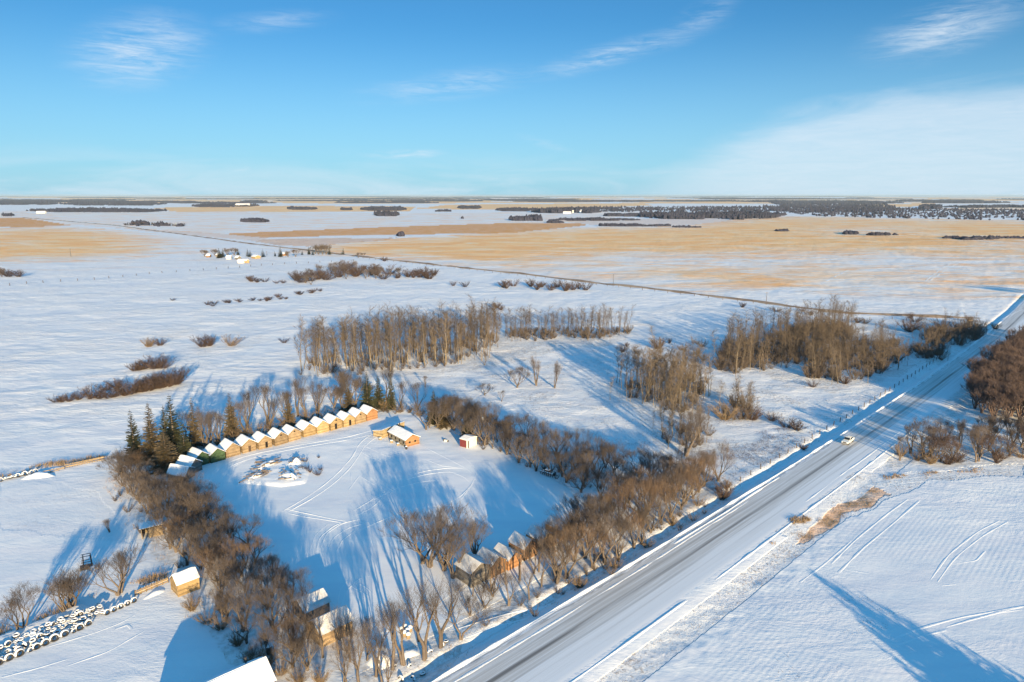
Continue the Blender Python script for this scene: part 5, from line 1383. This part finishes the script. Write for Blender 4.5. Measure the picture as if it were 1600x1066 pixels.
mound('snow_mound', 'small snow drift right of the bright one among the corner trees', 'snow mound', [(615, 1020), (655, 1008), (660, 1024), (630, 1036)], .9, 'snow_lump', 11)
for i, (x_, y_, h_) in enumerate([(470, 733, 1.1), (479, 735, 1.4), (484, 738, 1.2), (497, 742, 1.7), (501, 734, 1.0), (477, 722, 1.3), (498, 716, .7)]):
    x, y = P(x_, y_); plant('shrub', 'weed_bush', 'small dark weed bush among the rubble piles, %s of the yard bushes' % ordw(i + 1), 'bush', x, y, h_, 'weed bushes at the rubble piles', wide=1.2)
mound('snow_mound', 'snow lying over and between the tyres of the long pile', 'snow mound', [(-45, 1040), (60, 1008), (150, 966), (160, 950), (130, 944), (60, 970), (-45, 1010)], .85, 'snow_lump', 21)
# snow berm pile along tyres at the upper left
for i in range(11):
    x, y = P(2 + i * 5.4, 754 - i * 1.45); tyre(x, y, gz1(x, y) + .5, RS.uniform(.6, .9), RS.random() < .6, .4 + RS.gauss(0, .3), 'snowy tyre in the upper left fence line, %s from the left edge' % ordw(i + 1), 'tyres of the upper left fence line', tilt=-.1)
for i, (x_, y_) in enumerate([(616, 1044), (640, 1042), (660, 1048), (645, 1056), (672, 1020), (690, 1008), (697, 1003), (626, 1060)]):
    x, y = P(x_, y_); tyre(x, y, gz1(x, y) + .12, RS.uniform(.45, .65), RS.random() < .7, RS.random() * 3, 'half-buried small tyre under the bottom corner trees, %s of the cluster' % ordw(i + 1), 'tyres under the corner trees', tilt=.2)
for i, (x_, y_) in enumerate([(628, 988), (633, 984), (637, 990), (641, 986), (632, 994), (638, 997)]):
    x, y = P(x_, y_); e = empty('snowy_stump', x, y); tag(e, 'snow-capped stump in the white cluster behind the corner trees, %s of six' % ordw(i + 1), 'stump', 'white stump cluster behind the corner trees')
    MB().lathe([(.34, -.1), (.32, .5), (.30, .75), (0, .76)], 10).build('stump', 'plank', e); MB().lathe([(.40, .70), (.42, .82), (.33, 1.0), (.15, 1.1), (0, 1.12)], 10).build('snow_cap', 'snow_lump', e, smooth=True)


# snow-dusted machinery by the right belt
def machine(x_, y_, label, sd, s=1.0):
    x, y = P(x_, y_); e = empty('farm_implement', x, y, None, 2.5); tag(e, label, 'farm machine')
    rs = random.Random(sd); m_ = MB(); m_.box(-1.9, 1.9, -.09, .09, .7, .9); m_.box(-1.7, 1.7, .8, .98, .7, .9)
    for k in range(7): m_.obox((-1.7 + k * .57, .4, .8), (.1, 1.1, .14)); m_.obox((-1.7 + k * .57, .9, .45), (.08, .12, .7), (rs.gauss(0, .2), .3, 0))
    m_.tube((-.2, .4, .9), (-2.8, .2, .5), .07, n=6); m_.box(-.6, .6, 0, .7, .9, 1.45)
    m_.build('frame', 'old_iron', e)
    for sx in (-1.5, 1.5): MB().lathe([(.2, -.1), (.5, -.13), (.55, 0), (.5, .13), (.2, .1), (.1, 0)], 14, axis='x', c=(sx, -.35, .5)).build('wheel', 'rubber', e)
    s_ = MB(); s_.obox((0, .35, 1.50), (1.1, .62, .12)); s_.obox((0, 0, .94), (3.4, .16, .08))
    for k in range(6): s_.obox((-1.6 + k * .64, .9, 1.0), (.4, .3, .14), (rs.gauss(0, .2), rs.gauss(0, .2), rs.random()))
    s_.build('snow_cover', 'snow', e); e.scale = (s, s, s); return e


machine(857, 742, 'dark snow-dusted farm machine at the yard edge by the right belt', 1, 1.05)
x, y = P(138, 889); e = empty('iron_stand', x, y, None, .5); tag(e, 'dark derelict cab frame of a machine standing alone in the left paddock', 'farm machine')
m_ = MB()
for sx in (-.7, .7):
    for sy in (-.55, .55): m_.tube((sx, sy, .4), (sx * .85, sy * .85, 2.7), .07, n=6)
for z_ in (2.7, 1.5):
    for sx in (-.6, .6): m_.tube((sx, -.5, z_), (sx, .5, z_), .06, n=6)
    for sy in (-.5, .5): m_.tube((-.95, sy, z_), (.6, sy, z_), .06, n=6)
m_.build('frame', 'old_iron', e); MB().box(-1.3, .8, -.6, .6, .0, .55).build('base', 'old_iron', e); MB().add(*[[(q[0] * .9 + .9, q[1] * .7 - .4, q[2]) for q in [(-1, -1, 0), (1, -1, 0), (1, 1, 0), (-1, 1, 0), (-.5, -.5, .5), (.5, -.5, .5), (.5, .5, .5), (-.5, .5, .5)]], [(0, 1, 5, 4), (1, 2, 6, 5), (2, 3, 7, 6), (3, 0, 4, 7), (4, 5, 6, 7)]]).build('snow_cover', 'snow', e)
x, y = P(697, 690); e = empty('feed_trough', x, y, None, -.5); tag(e, 'small white box with dark ends in the snow between cabin and shed', 'trough')
MB().box(-.55, .55, -.3, .3, 0, .5).build('tub', 'cream_paint', e, bevel=.04); MB().box(-.8, -.553, -.28, .28, .05, .6).build('end', 'old_iron', e); MB().box(.553, .75, -.28, .28, .0, .4).build('end', 'old_iron', e)
x, y = P(635, 703); e = empty('barrel', x, y); tag(e, 'small dark barrel with a snow cap at the front corner of the cabin', 'barrel')
MB().lathe([(0, 0), (.28, 0), (.32, .4), (.28, .8), (0, .8)], 12).build('barrel', 'old_iron', e); MB().lathe([(.3, .8), (.25, .95), (0, 1.0)], 10).build('snow_cap', 'snow_lump', e, smooth=True)
for i, (x_, y_, h_) in enumerate([(612, 693, .7), (622, 697, .6), (594, 688, .5), (628, 669, .5)]):
    x, y = P(x_, y_); e = empty('snowy_crate', x, y, None, RS.random()); tag(e, 'small snow-capped crate along the cabin wall, %s from the left' % ordw(i + 1), 'crate', 'snowy crates around the cabin')
    MB().box(-.35, .35, -.3, .3, -.05, h_).build('crate', 'plank', e); MB().box(-.38, .38, -.33, .33, h_ + .003, h_ + .16).build('snow_cap', 'snow_lump', e, bevel=.06)


# ------------------------------------------------------------------ pickup truck on the road
def truck():
    x, y = road_xy(-1.6, 104); x, y = float(x), float(y)
    ang = math.atan2(-RDY, -RDX); e = empty('pickup_truck', x, y, gz1(x, y) + .03, ang); tag(e, 'cream white pickup truck driving towards the viewer on the snowy road', 'pickup truck')
    W = .95                                         # nose towards local +X
    lo = [(-2.75, .45), (-2.75, 1.0), (-.65, 1.05), (1.0, 1.08), (2.55, .98), (2.75, .8), (2.75, .45)]
    m_ = MB(); m_.prism([(a, b) for a, b in lo], -W, W, 'y')
    bd = m_.build('body', 'car_paint', e, bevel=.07)
    m_ = MB(); r0 = [(-.75, 1.05), (-.62, 1.78), (.25, 1.80), (.95, 1.07)]
    V = [(a, -W * .96 if b < 1.2 else -W * .78, b) for a, b in r0] + [(a, W * .96 if b < 1.2 else W * .78, b) for a, b in r0]
    m_.add(V, [(0, 1, 2, 3), (7, 6, 5, 4), (0, 4, 5, 1), (1, 5, 6, 2), (2, 6, 7, 3)]); m_.build('cab', 'car_paint', e, bevel=.05)
    g = MB(); g.add([(.36, -.72, 1.70), (.36, .72, 1.70), (.93, .82, 1.13), (.93, -.82, 1.13)], [(0, 3, 2, 1)]); o = g.build('windscreen', 'glass_dark', e); o.location = (.035, 0, .03)
    for s in (-1, 1):
        g = MB(); g.add([(-.58, s * .93, 1.16), (.72, s * .93, 1.16), (.24, s * .79, 1.68), (-.52, s * .79, 1.68)], [(0, 1, 2, 3) if s < 0 else (3, 2, 1, 0)]); o = g.build('side_window', 'glass_dark', e); o.location = (0, s * .02, 0)
        MB().obox((2.74, s * .68, .8), (.08, .36, .16)).build('headlight', 'headlight', e)
        MB().obox((.75, s * 1.08, 1.18), (.12, .16, .16)).build('mirror', 'old_iron', e)
        for xx in (-1.85, 1.8):
            tw = MB().lathe([(.18, -.13), (.34, -.14), (.38, -.08), (.38, .08), (.34, .14), (.18, .13)], 18, axis='y', c=(xx, s * .86, .38)).build('wheel', 'rubber', e, smooth=True)
            MB().lathe([(0, -.12), (.2, -.12), (.22, 0), (.2, .12), (0, .12)], 14, axis='y', c=(xx, s * .88, .38)).build('rim', 'grey_metal', tw)
    b = MB(); b.box(-2.62, -.82, -.78, .78, .995, 1.075); b.build('bed', 'opening', e)
    b = MB(); b.box(-2.76, -2.62, -.93, .93, 1.0, 1.22); b.box(-2.62, -.8, .79, .93, 1.0, 1.22); b.box(-2.62, -.8, -.93, -.79, 1.0, 1.22); b.build('bed_rail', 'car_paint', e, bevel=.03)
    MB().box(2.72, 2.84, -.9, .9, .42, .62).build('bumper', 'grey_metal', e); MB().box(2.74, 2.785, -.48, .48, .66, .92).build('grille', 'old_iron', e)
    e.scale = (.95, .95, .95)


truck()

# ------------------------------------------------------------------ far farmsteads
FARM = [(342, 401, 0.4, 9, 6, 'wood_gold', 'tan farmhouse beside a dark spruce at the far farmstead'), (358, 405, 1.0, 8, 6, 'cream_paint', 'pale house left of the middle of the far farmstead'), (372, 405.5, .3, 9, 7, 'wood_grey', 'grey shed in the middle of the far farmstead'), (378, 411, .9, 11, 6, 'cream_paint', 'long white shed at the front of the far farmstead'),
        (400, 404, .2, 15, 9, 'wood_gold', 'largest golden house of the far farmstead, dark trees beside it'), (326, 402, .8, 7, 5, 'wood_rust', 'brown shed at the left end of the far farmstead'), (386, 411, .2, 7, 5, 'wood_gold', 'little tan shed right of the long white one'), (444, 400, .3, 13, 6, 'wood_rust', 'rusty brown shed right of the far farmstead')]
for i, (x_, y_, rz, w_, d_, wl_, lb) in enumerate(FARM):
    x, y = P(x_, y_); granary('farm_building', lb, 'building', x, y, rz + .6, w_ * .45, w_ * .6, 2.2, 3.7, wl_, group='buildings of the far farmstead', seed=200 + i, th=.3, ribs=False, over=.5)
for i, (x_, y_, h_, kd) in enumerate([(336, 400, 8, 'belt'), (343, 403, 11, 'spruce'), (348, 402, 10, 'spruce'), (356, 400, 9, 'belt'), (366, 399, 9, 'belt'), (372, 399, 8, 'spruce'), (387, 401, 9, 'spruce'), (391, 402, 8, 'spruce'), (411, 402, 9, 'spruce'), (320, 401, 8, 'belt'), (430, 401, 6, 'spruce'), (438, 402, 12, 'spruce'), (462, 402, 9, 'belt'), (472, 399, 6, 'spruce'),
                                     (483, 398, 9, 'spruce'), (493, 397, 11, 'belt'), (498, 398, 11, 'belt'), (504, 398, 12, 'belt'), (510, 398, 12, 'belt'), (515, 398, 9, 'spruce'), (536, 398, 8, 'spruce'), (560, 403, 6, 'belt'), (567, 403, 6, 'belt'), (601, 408, 5, 'shrub'), (450, 402, 7, 'belt'), (489, 399, 8, 'spruce')]):
    x, y = P(x_, y_); plant(kd, 'spruce_tree' if kd == 'spruce' else 'bare_tree' if kd == 'belt' else 'bush', '%s around the far farmstead, %s of the scattered trees' % ({'spruce': 'small dark spruce', 'belt': 'rounded bare tree', 'shrub': 'low bush'}[kd], ordw(i + 1)), 'tree', x, y, h_ * 1.1, 'trees around the far farmstead', wide=1.3)
for x_, y_, w_, lb in [(903, 332.5, 60, 'long white barn in front of the distant dark wood'), (911, 332.8, 30, 'short white barn at the right end of the long white one'), (65, 333.5, 34, 'white shed far off at the left edge of the plain'), (886, 334, 30, 'small white barn left of the long white one'), (380, 322.5, 90, 'row of far white barns on the left horizon')]:
    x, y = P(x_, y_); granary('farm_building', lb, 'building', x, y, 1.57, w_ * .3, w_, w_ * .1 + 2, w_ * .16 + 3, 'cream_paint', seed=int(x_), th=.4, ribs=False, over=.5)


# ------------------------------------------------------------------ far woods and bluffs
def woods(name, label, poly, h=11, sd=1, dens=1.0, cat='wood', kind='stuff', vary=.5):
    rs = np.random.RandomState(sd); wp = [P(*p) for p in poly]; a = np.array(wp); x0, y0 = a.min(0); x1, y1 = a.max(0); dm = math.hypot(a[:, 0].mean(), a[:, 1].mean())
    s = max(4.6, dm / 683 * .8); area = (x1 - x0) * (y1 - y0); n = int(min(area / (s * s * 3 ** (0 if dm < 2500 else 1)) * dens * 1.3, 9000))
    X = rs.uniform(x0, x1, n); Y = rs.uniform(y0, y1, n); k = pip(X, Y, wp) & (fbm(X / (s * 14) + sd, Y / (s * 5), 3) > (.53 if kind and dm > 2600 else .50 if kind == 'stuff' and dens <= 2.0 else 0)); X, Y = X[k], Y[k]; n = len(X)
    if n == 0: return
    big_ = fbm(X / (s * 9), Y / (s * 9), 2); hh = h * (1.15 - .8 * rs.rand(n)) * (.35 + 1.3 * big_); rr = s * rs.uniform(.55, 1.0, n); m = 5; V = []
    for lvl, (fr, fz) in enumerate([(.75, 0.), (1., .45), (.7, .8)]):
        for j in range(m):
            an = 2 * math.pi * j / m + lvl * .5; q = rs.uniform(.75, 1.25, n); V.append(np.stack([X + np.cos(an) * rr * fr * q, Y + np.sin(an) * rr * fr * q, hh * fz * rs.uniform(.9, 1.1, n) - .3], -1))
    V.append(np.stack([X, Y, hh], -1)); V = np.stack(V, 1).reshape(-1, 3); b = np.arange(n) * (3 * m + 1); Fq = []
    for lv in range(2):
        for j in range(m): Fq.append(np.stack([b + lv * m + j, b + lv * m + (j + 1) % m, b + (lv + 1) * m + (j + 1) % m, b + (lv + 1) * m + j], -1))
    for j in range(m): Fq.append(np.stack([b + 2 * m + j, b + 2 * m + (j + 1) % m, b + 3 * m, b + 3 * m], -1))
    Q = np.concatenate(Fq[:2 * m]); T = np.concatenate(Fq[2 * m:])
    tri = np.concatenate([Q[:, [0, 1, 2]], Q[:, [0, 2, 3]], T[:, [0, 1, 2]]])
    o = mesh_obj(name, V, tri, MT['far_woods']); tag(o, label, cat, kind=kind); return o


def bar(x0, x1, ya, yb):
    m_ = (ya + yb) / 2; ya, yb = m_ + (ya - m_) * .8, m_ + (yb - m_) * .8
    return [(x0, (ya + yb) / 2), (x0 + (x1 - x0) * .2, yb), (x0 + (x1 - x0) * .85, yb), (x1, (ya + yb) / 2 + .2), (x0 + (x1 - x0) * .8, ya), (x0 + (x1 - x0) * .25, ya)]


WD = [('long dark bluff of trees above the white field at the left', bar(40, 262, 327, 332.5), 13), ('dark wood on the left horizon behind the white strip', bar(88, 262, 316, 322), 14), ('flat dark wood at the far left edge', bar(-60, 96, 316, 321), 14), ('low wood left of the far gold field', bar(300, 372, 321, 324.5), 13),
      ('tree rows around the far white barns on the left horizon', bar(308, 405, 319, 323.5), 15), ('isolated dark bluff in the gold band left of centre', bar(448, 496, 325, 328.5), 14), ('small square bluff right of the isolated one in the gold band', bar(532, 551, 326.5, 329), 13), ('spread bluff in the middle of the gold band', bar(562, 636, 325, 330), 14),
      ('round dark bluff alone in the white field near the centre', bar(584, 624, 334, 338.5), 14), ('dark bluff at the right end of the gold band', bar(714, 752, 323, 327), 15), ('thin dark hedge of trees right of the round bluff', bar(680, 706, 330, 331.5), 8), ('low bluff left of the farm with white barns', bar(774, 832, 326, 331), 12),
      ('grey bluff in the white field below the white barns', bar(795, 850, 341, 347), 12), ('short dark hedge above the brown strip', bar(855, 880, 347.5, 349), 6), ('dark trees around the white barns', bar(826, 940, 329, 334), 15), ('long dark wood right of the white barns', [(890, 328), (905, 331), (1000, 331.5), (1200, 331), (1300, 333), (1400, 331), (1400, 324), (1200, 323.5), (1000, 324.5), (900, 325)], 15),
      ('lower dark wood in the middle distance right of centre', [(998, 340), (1040, 342.5), (1160, 343.5), (1210, 341), (1230, 336), (1150, 334), (1000, 334.5)], 12), ('wide dark wood at the right below the horizon', [(1205, 328), (1250, 335), (1262, 338), (1340, 340), (1480, 343), (1700, 347), (1700, 329), (1500, 327), (1330, 325)], 12),
      ('upper dark wood at the right near the horizon', [(1200, 316), (1230, 326), (1400, 325), (1380, 318), (1290, 316)], 15), ('dark pine block in the right distance', bar(1435, 1472, 323, 327.5), 24), ('dark strip of trees at the far right', bar(1470, 1680, 322, 325.5), 15), ('thin treeline across the pale flats left of the lower wood', bar(858, 1000, 342.5, 345.5), 6),
      ('broken treeline above the big gold field', bar(930, 1050, 352.5, 354.2), 5), ('dashed hedge at the right of the gold field', bar(1048, 1100, 354.5, 356), 5), ('short dark hedge in the gold field at the right', bar(1318, 1340, 364, 367), 6), ('thin hedge line right of the short dark one', bar(1350, 1435, 366.5, 368.6), 5), ('thin end of the hedge line at the right edge', bar(1470, 1620, 371, 375.5), 4),
      ('tiny hedge in the gold field above the first dashes', bar(1212, 1232, 360.5, 362), 4), ('grey bush clump left of centre in the white field', bar(376, 420, 345, 348), 8), ('dark shelterbelt in the white field at the left', bar(200, 262, 350, 354), 8), ('thin tree row right of the left shelterbelt', bar(238, 288, 352.5, 354.5), 5),
      ('tiny dark clump on the brown strip edge', bar(620, 630, 368.5, 370), 6), ('small bush mark in the white field right of the round bluff', bar(716, 724, 341.5, 343), 7), ('bush row at the left edge of the far white field', bar(0, 22, 335, 338.5), 8), ('hedge in the white field right of the barns', bar(940, 1010, 335.5, 339), 8)]
for i, (lb, pl, h_) in enumerate(WD):
    sm = 'bluff' in lb or 'clump' in lb or 'hedge' in lb or 'row' in lb
    woods('tree_bluff' if sm else 'distant_wood', lb, pl, h_ * (.7 if pl[0][1] < 330 else 1), i + 1, 2.0)
rg = random.Random(8); polys = []
AV, AF, off = [], [], 0
for i in range(85):                                  # the countless bluffs that melt into the horizon
    yy = 305.9 + 12.0 * rg.random() ** 1.5; xx = rg.uniform(-120, 1720)
    if 420 < xx < 1000 and yy > 317: continue
    ww = rg.uniform(30, 230) * (1.6 if yy < 309 else 1); hh = (yy - 305) * rg.uniform(.04, .12); o = woods('w', None, bar(xx, xx + ww, yy - hh, yy + hh), rg.uniform(9, 13), 300 + i, 1.2)
    if o is None: continue
    me = o.data; v = np.empty(len(me.vertices) * 3, np.float32); me.vertices.foreach_get('co', v); f = np.empty(len(me.polygons) * 3, np.int32); me.loops.foreach_get('vertex_index', f)
    AV.append(v.reshape(-1, 3)); AF.append(f.reshape(-1, 3) + off); off += len(AV[-1]); bpy.data.objects.remove(o); bpy.data.meshes.remove(me)
o = mesh_obj('horizon_woods', np.concatenate(AV), np.concatenate(AF), MT['far_woods']); tag(o, 'countless dark woods and treelines fading along the horizon', 'woods', kind='stuff')
print('horizon tris', off)

# unseen trees added outside the frame, placed and sized to cast the snow shadows
bx, by = 72.9, 66.0
for i in range(23):
    o_ = -10 + i * 1.2; h_ = 10.8 - (abs(o_) / .95 if o_ < 0 else o_ / 1.55)
    if h_ < 2: continue
    plant('spruce', 'spruce_tree', 'spruce in the shelter row outside the view at the lower right, %s from the left' % ordw(i + 1), 'spruce', bx + .952 * o_ + RS.gauss(0, .3), by + .306 * o_ + RS.gauss(0, .6), h_, 'spruces outside the view', wide=2.3)
for x_, y_, lb in [(328, 398, 'left'), (334, 394, 'middle'), (341, 399, 'right')]:
    plant('belt', 'bare_tree', 'added shadow-casting bare tree beyond the right edge of the view, %s of three' % lb, 'tree', x_ * K, y_ * K, 14 * K, 'trees beyond the right edge', wide=1.0)

for i in range(26):
    x_ = 196 + i * 3.7; x, y = P(x_, 351.5 + .11 * (x_ - 196) / 3.7 * .35 + RS.uniform(-.6, .9)); plant('spruce' if i % 3 else 'shrub', 'spruce_tree' if i % 3 else 'bush', 'tiny dark tree in the far dotted row of the white field, %s from the left' % ordw(i + 1), 'tree', x, y, RS.uniform(5, 9), 'far dotted tree row in the white field', wide=1.6)
DEFER.sort(key=lambda q: (q[8] != 'single bare trees', q[0], q[1]))
print('bare trees', len(DEFER))
for d_, i_, kd, lb, ct, x, y, ht, gp, wide in DEFER[:296]: plant_now(kd, 'bare_tree', lb, ct, x, y, ht, gp, wide)
lows = []
for _ in range(4):
    a, b = gen_bare(RS, 10., stems=RS.choice((3, 4, 5)), spread=.8, levels=4, tw=.02, twn=3); lows.append(merge([a, b]))
for nmm, lab, sel, mt_ in (('bare_wood', 'dark mass of bare trees filling the wood right of the road', lambda q: 'right of the road' in (q[8] or '') or 'beyond' in (q[8] or ''), 'twigs_dark'), ('bare_trees_mass', 'farther bare trees too many to tell apart in belts and thickets', lambda q: not ('right of the road' in (q[8] or '') or 'beyond' in (q[8] or '')), 'twigs')):  # first selection also takes in the added trees beyond the right edge
    parts = []
    for q in DEFER[296:]:
        if not sel(q): continue
        v, f = lows[RS.randrange(4)]; a = RS.random() * 6.28; s = q[7] / 10.; v = v * np.array([s * q[9], s * q[9], s])
        v = np.stack([v[:, 0] * math.cos(a) - v[:, 1] * math.sin(a), v[:, 0] * math.sin(a) + v[:, 1] * math.cos(a), v[:, 2]], -1); parts.append((v + np.array([q[5], q[6], gz1(q[5], q[6])]), f))
    if parts: v1, f1 = merge(parts); print(nmm, len(parts), len(f1)); o = mesh_obj(nmm, v1, f1, MT[mt_]); tag(o, lab, 'trees', kind='stuff')

# ------------------------------------------------------------------ haze
hb = MB().box(-90000, 90000, -90000, 90000, -2.2, H + 4); hz_ = mesh_obj('haze', hb.v, hb.f, None); tag(hz_, kind='stuff')
hm = bpy.data.materials.new('haze'); hm.use_nodes = True; t = NT(hm.node_tree); t.n.clear()
pv = t.new('ShaderNodeVolumePrincipled'); pv.inputs['Color'].default_value = (.62, .82, 1.0, 1); pv.inputs['Density'].default_value = 3.2e-5; pv.inputs['Anisotropy'].default_value = 0.0
t.l.new(pv.outputs[0], t.new('ShaderNodeOutputMaterial').inputs['Volume']); hz_.data.materials.append(hm)
hz_['label'] = 'thin pale blue haze lying over the whole plain'
print('objects', len(col.objects))
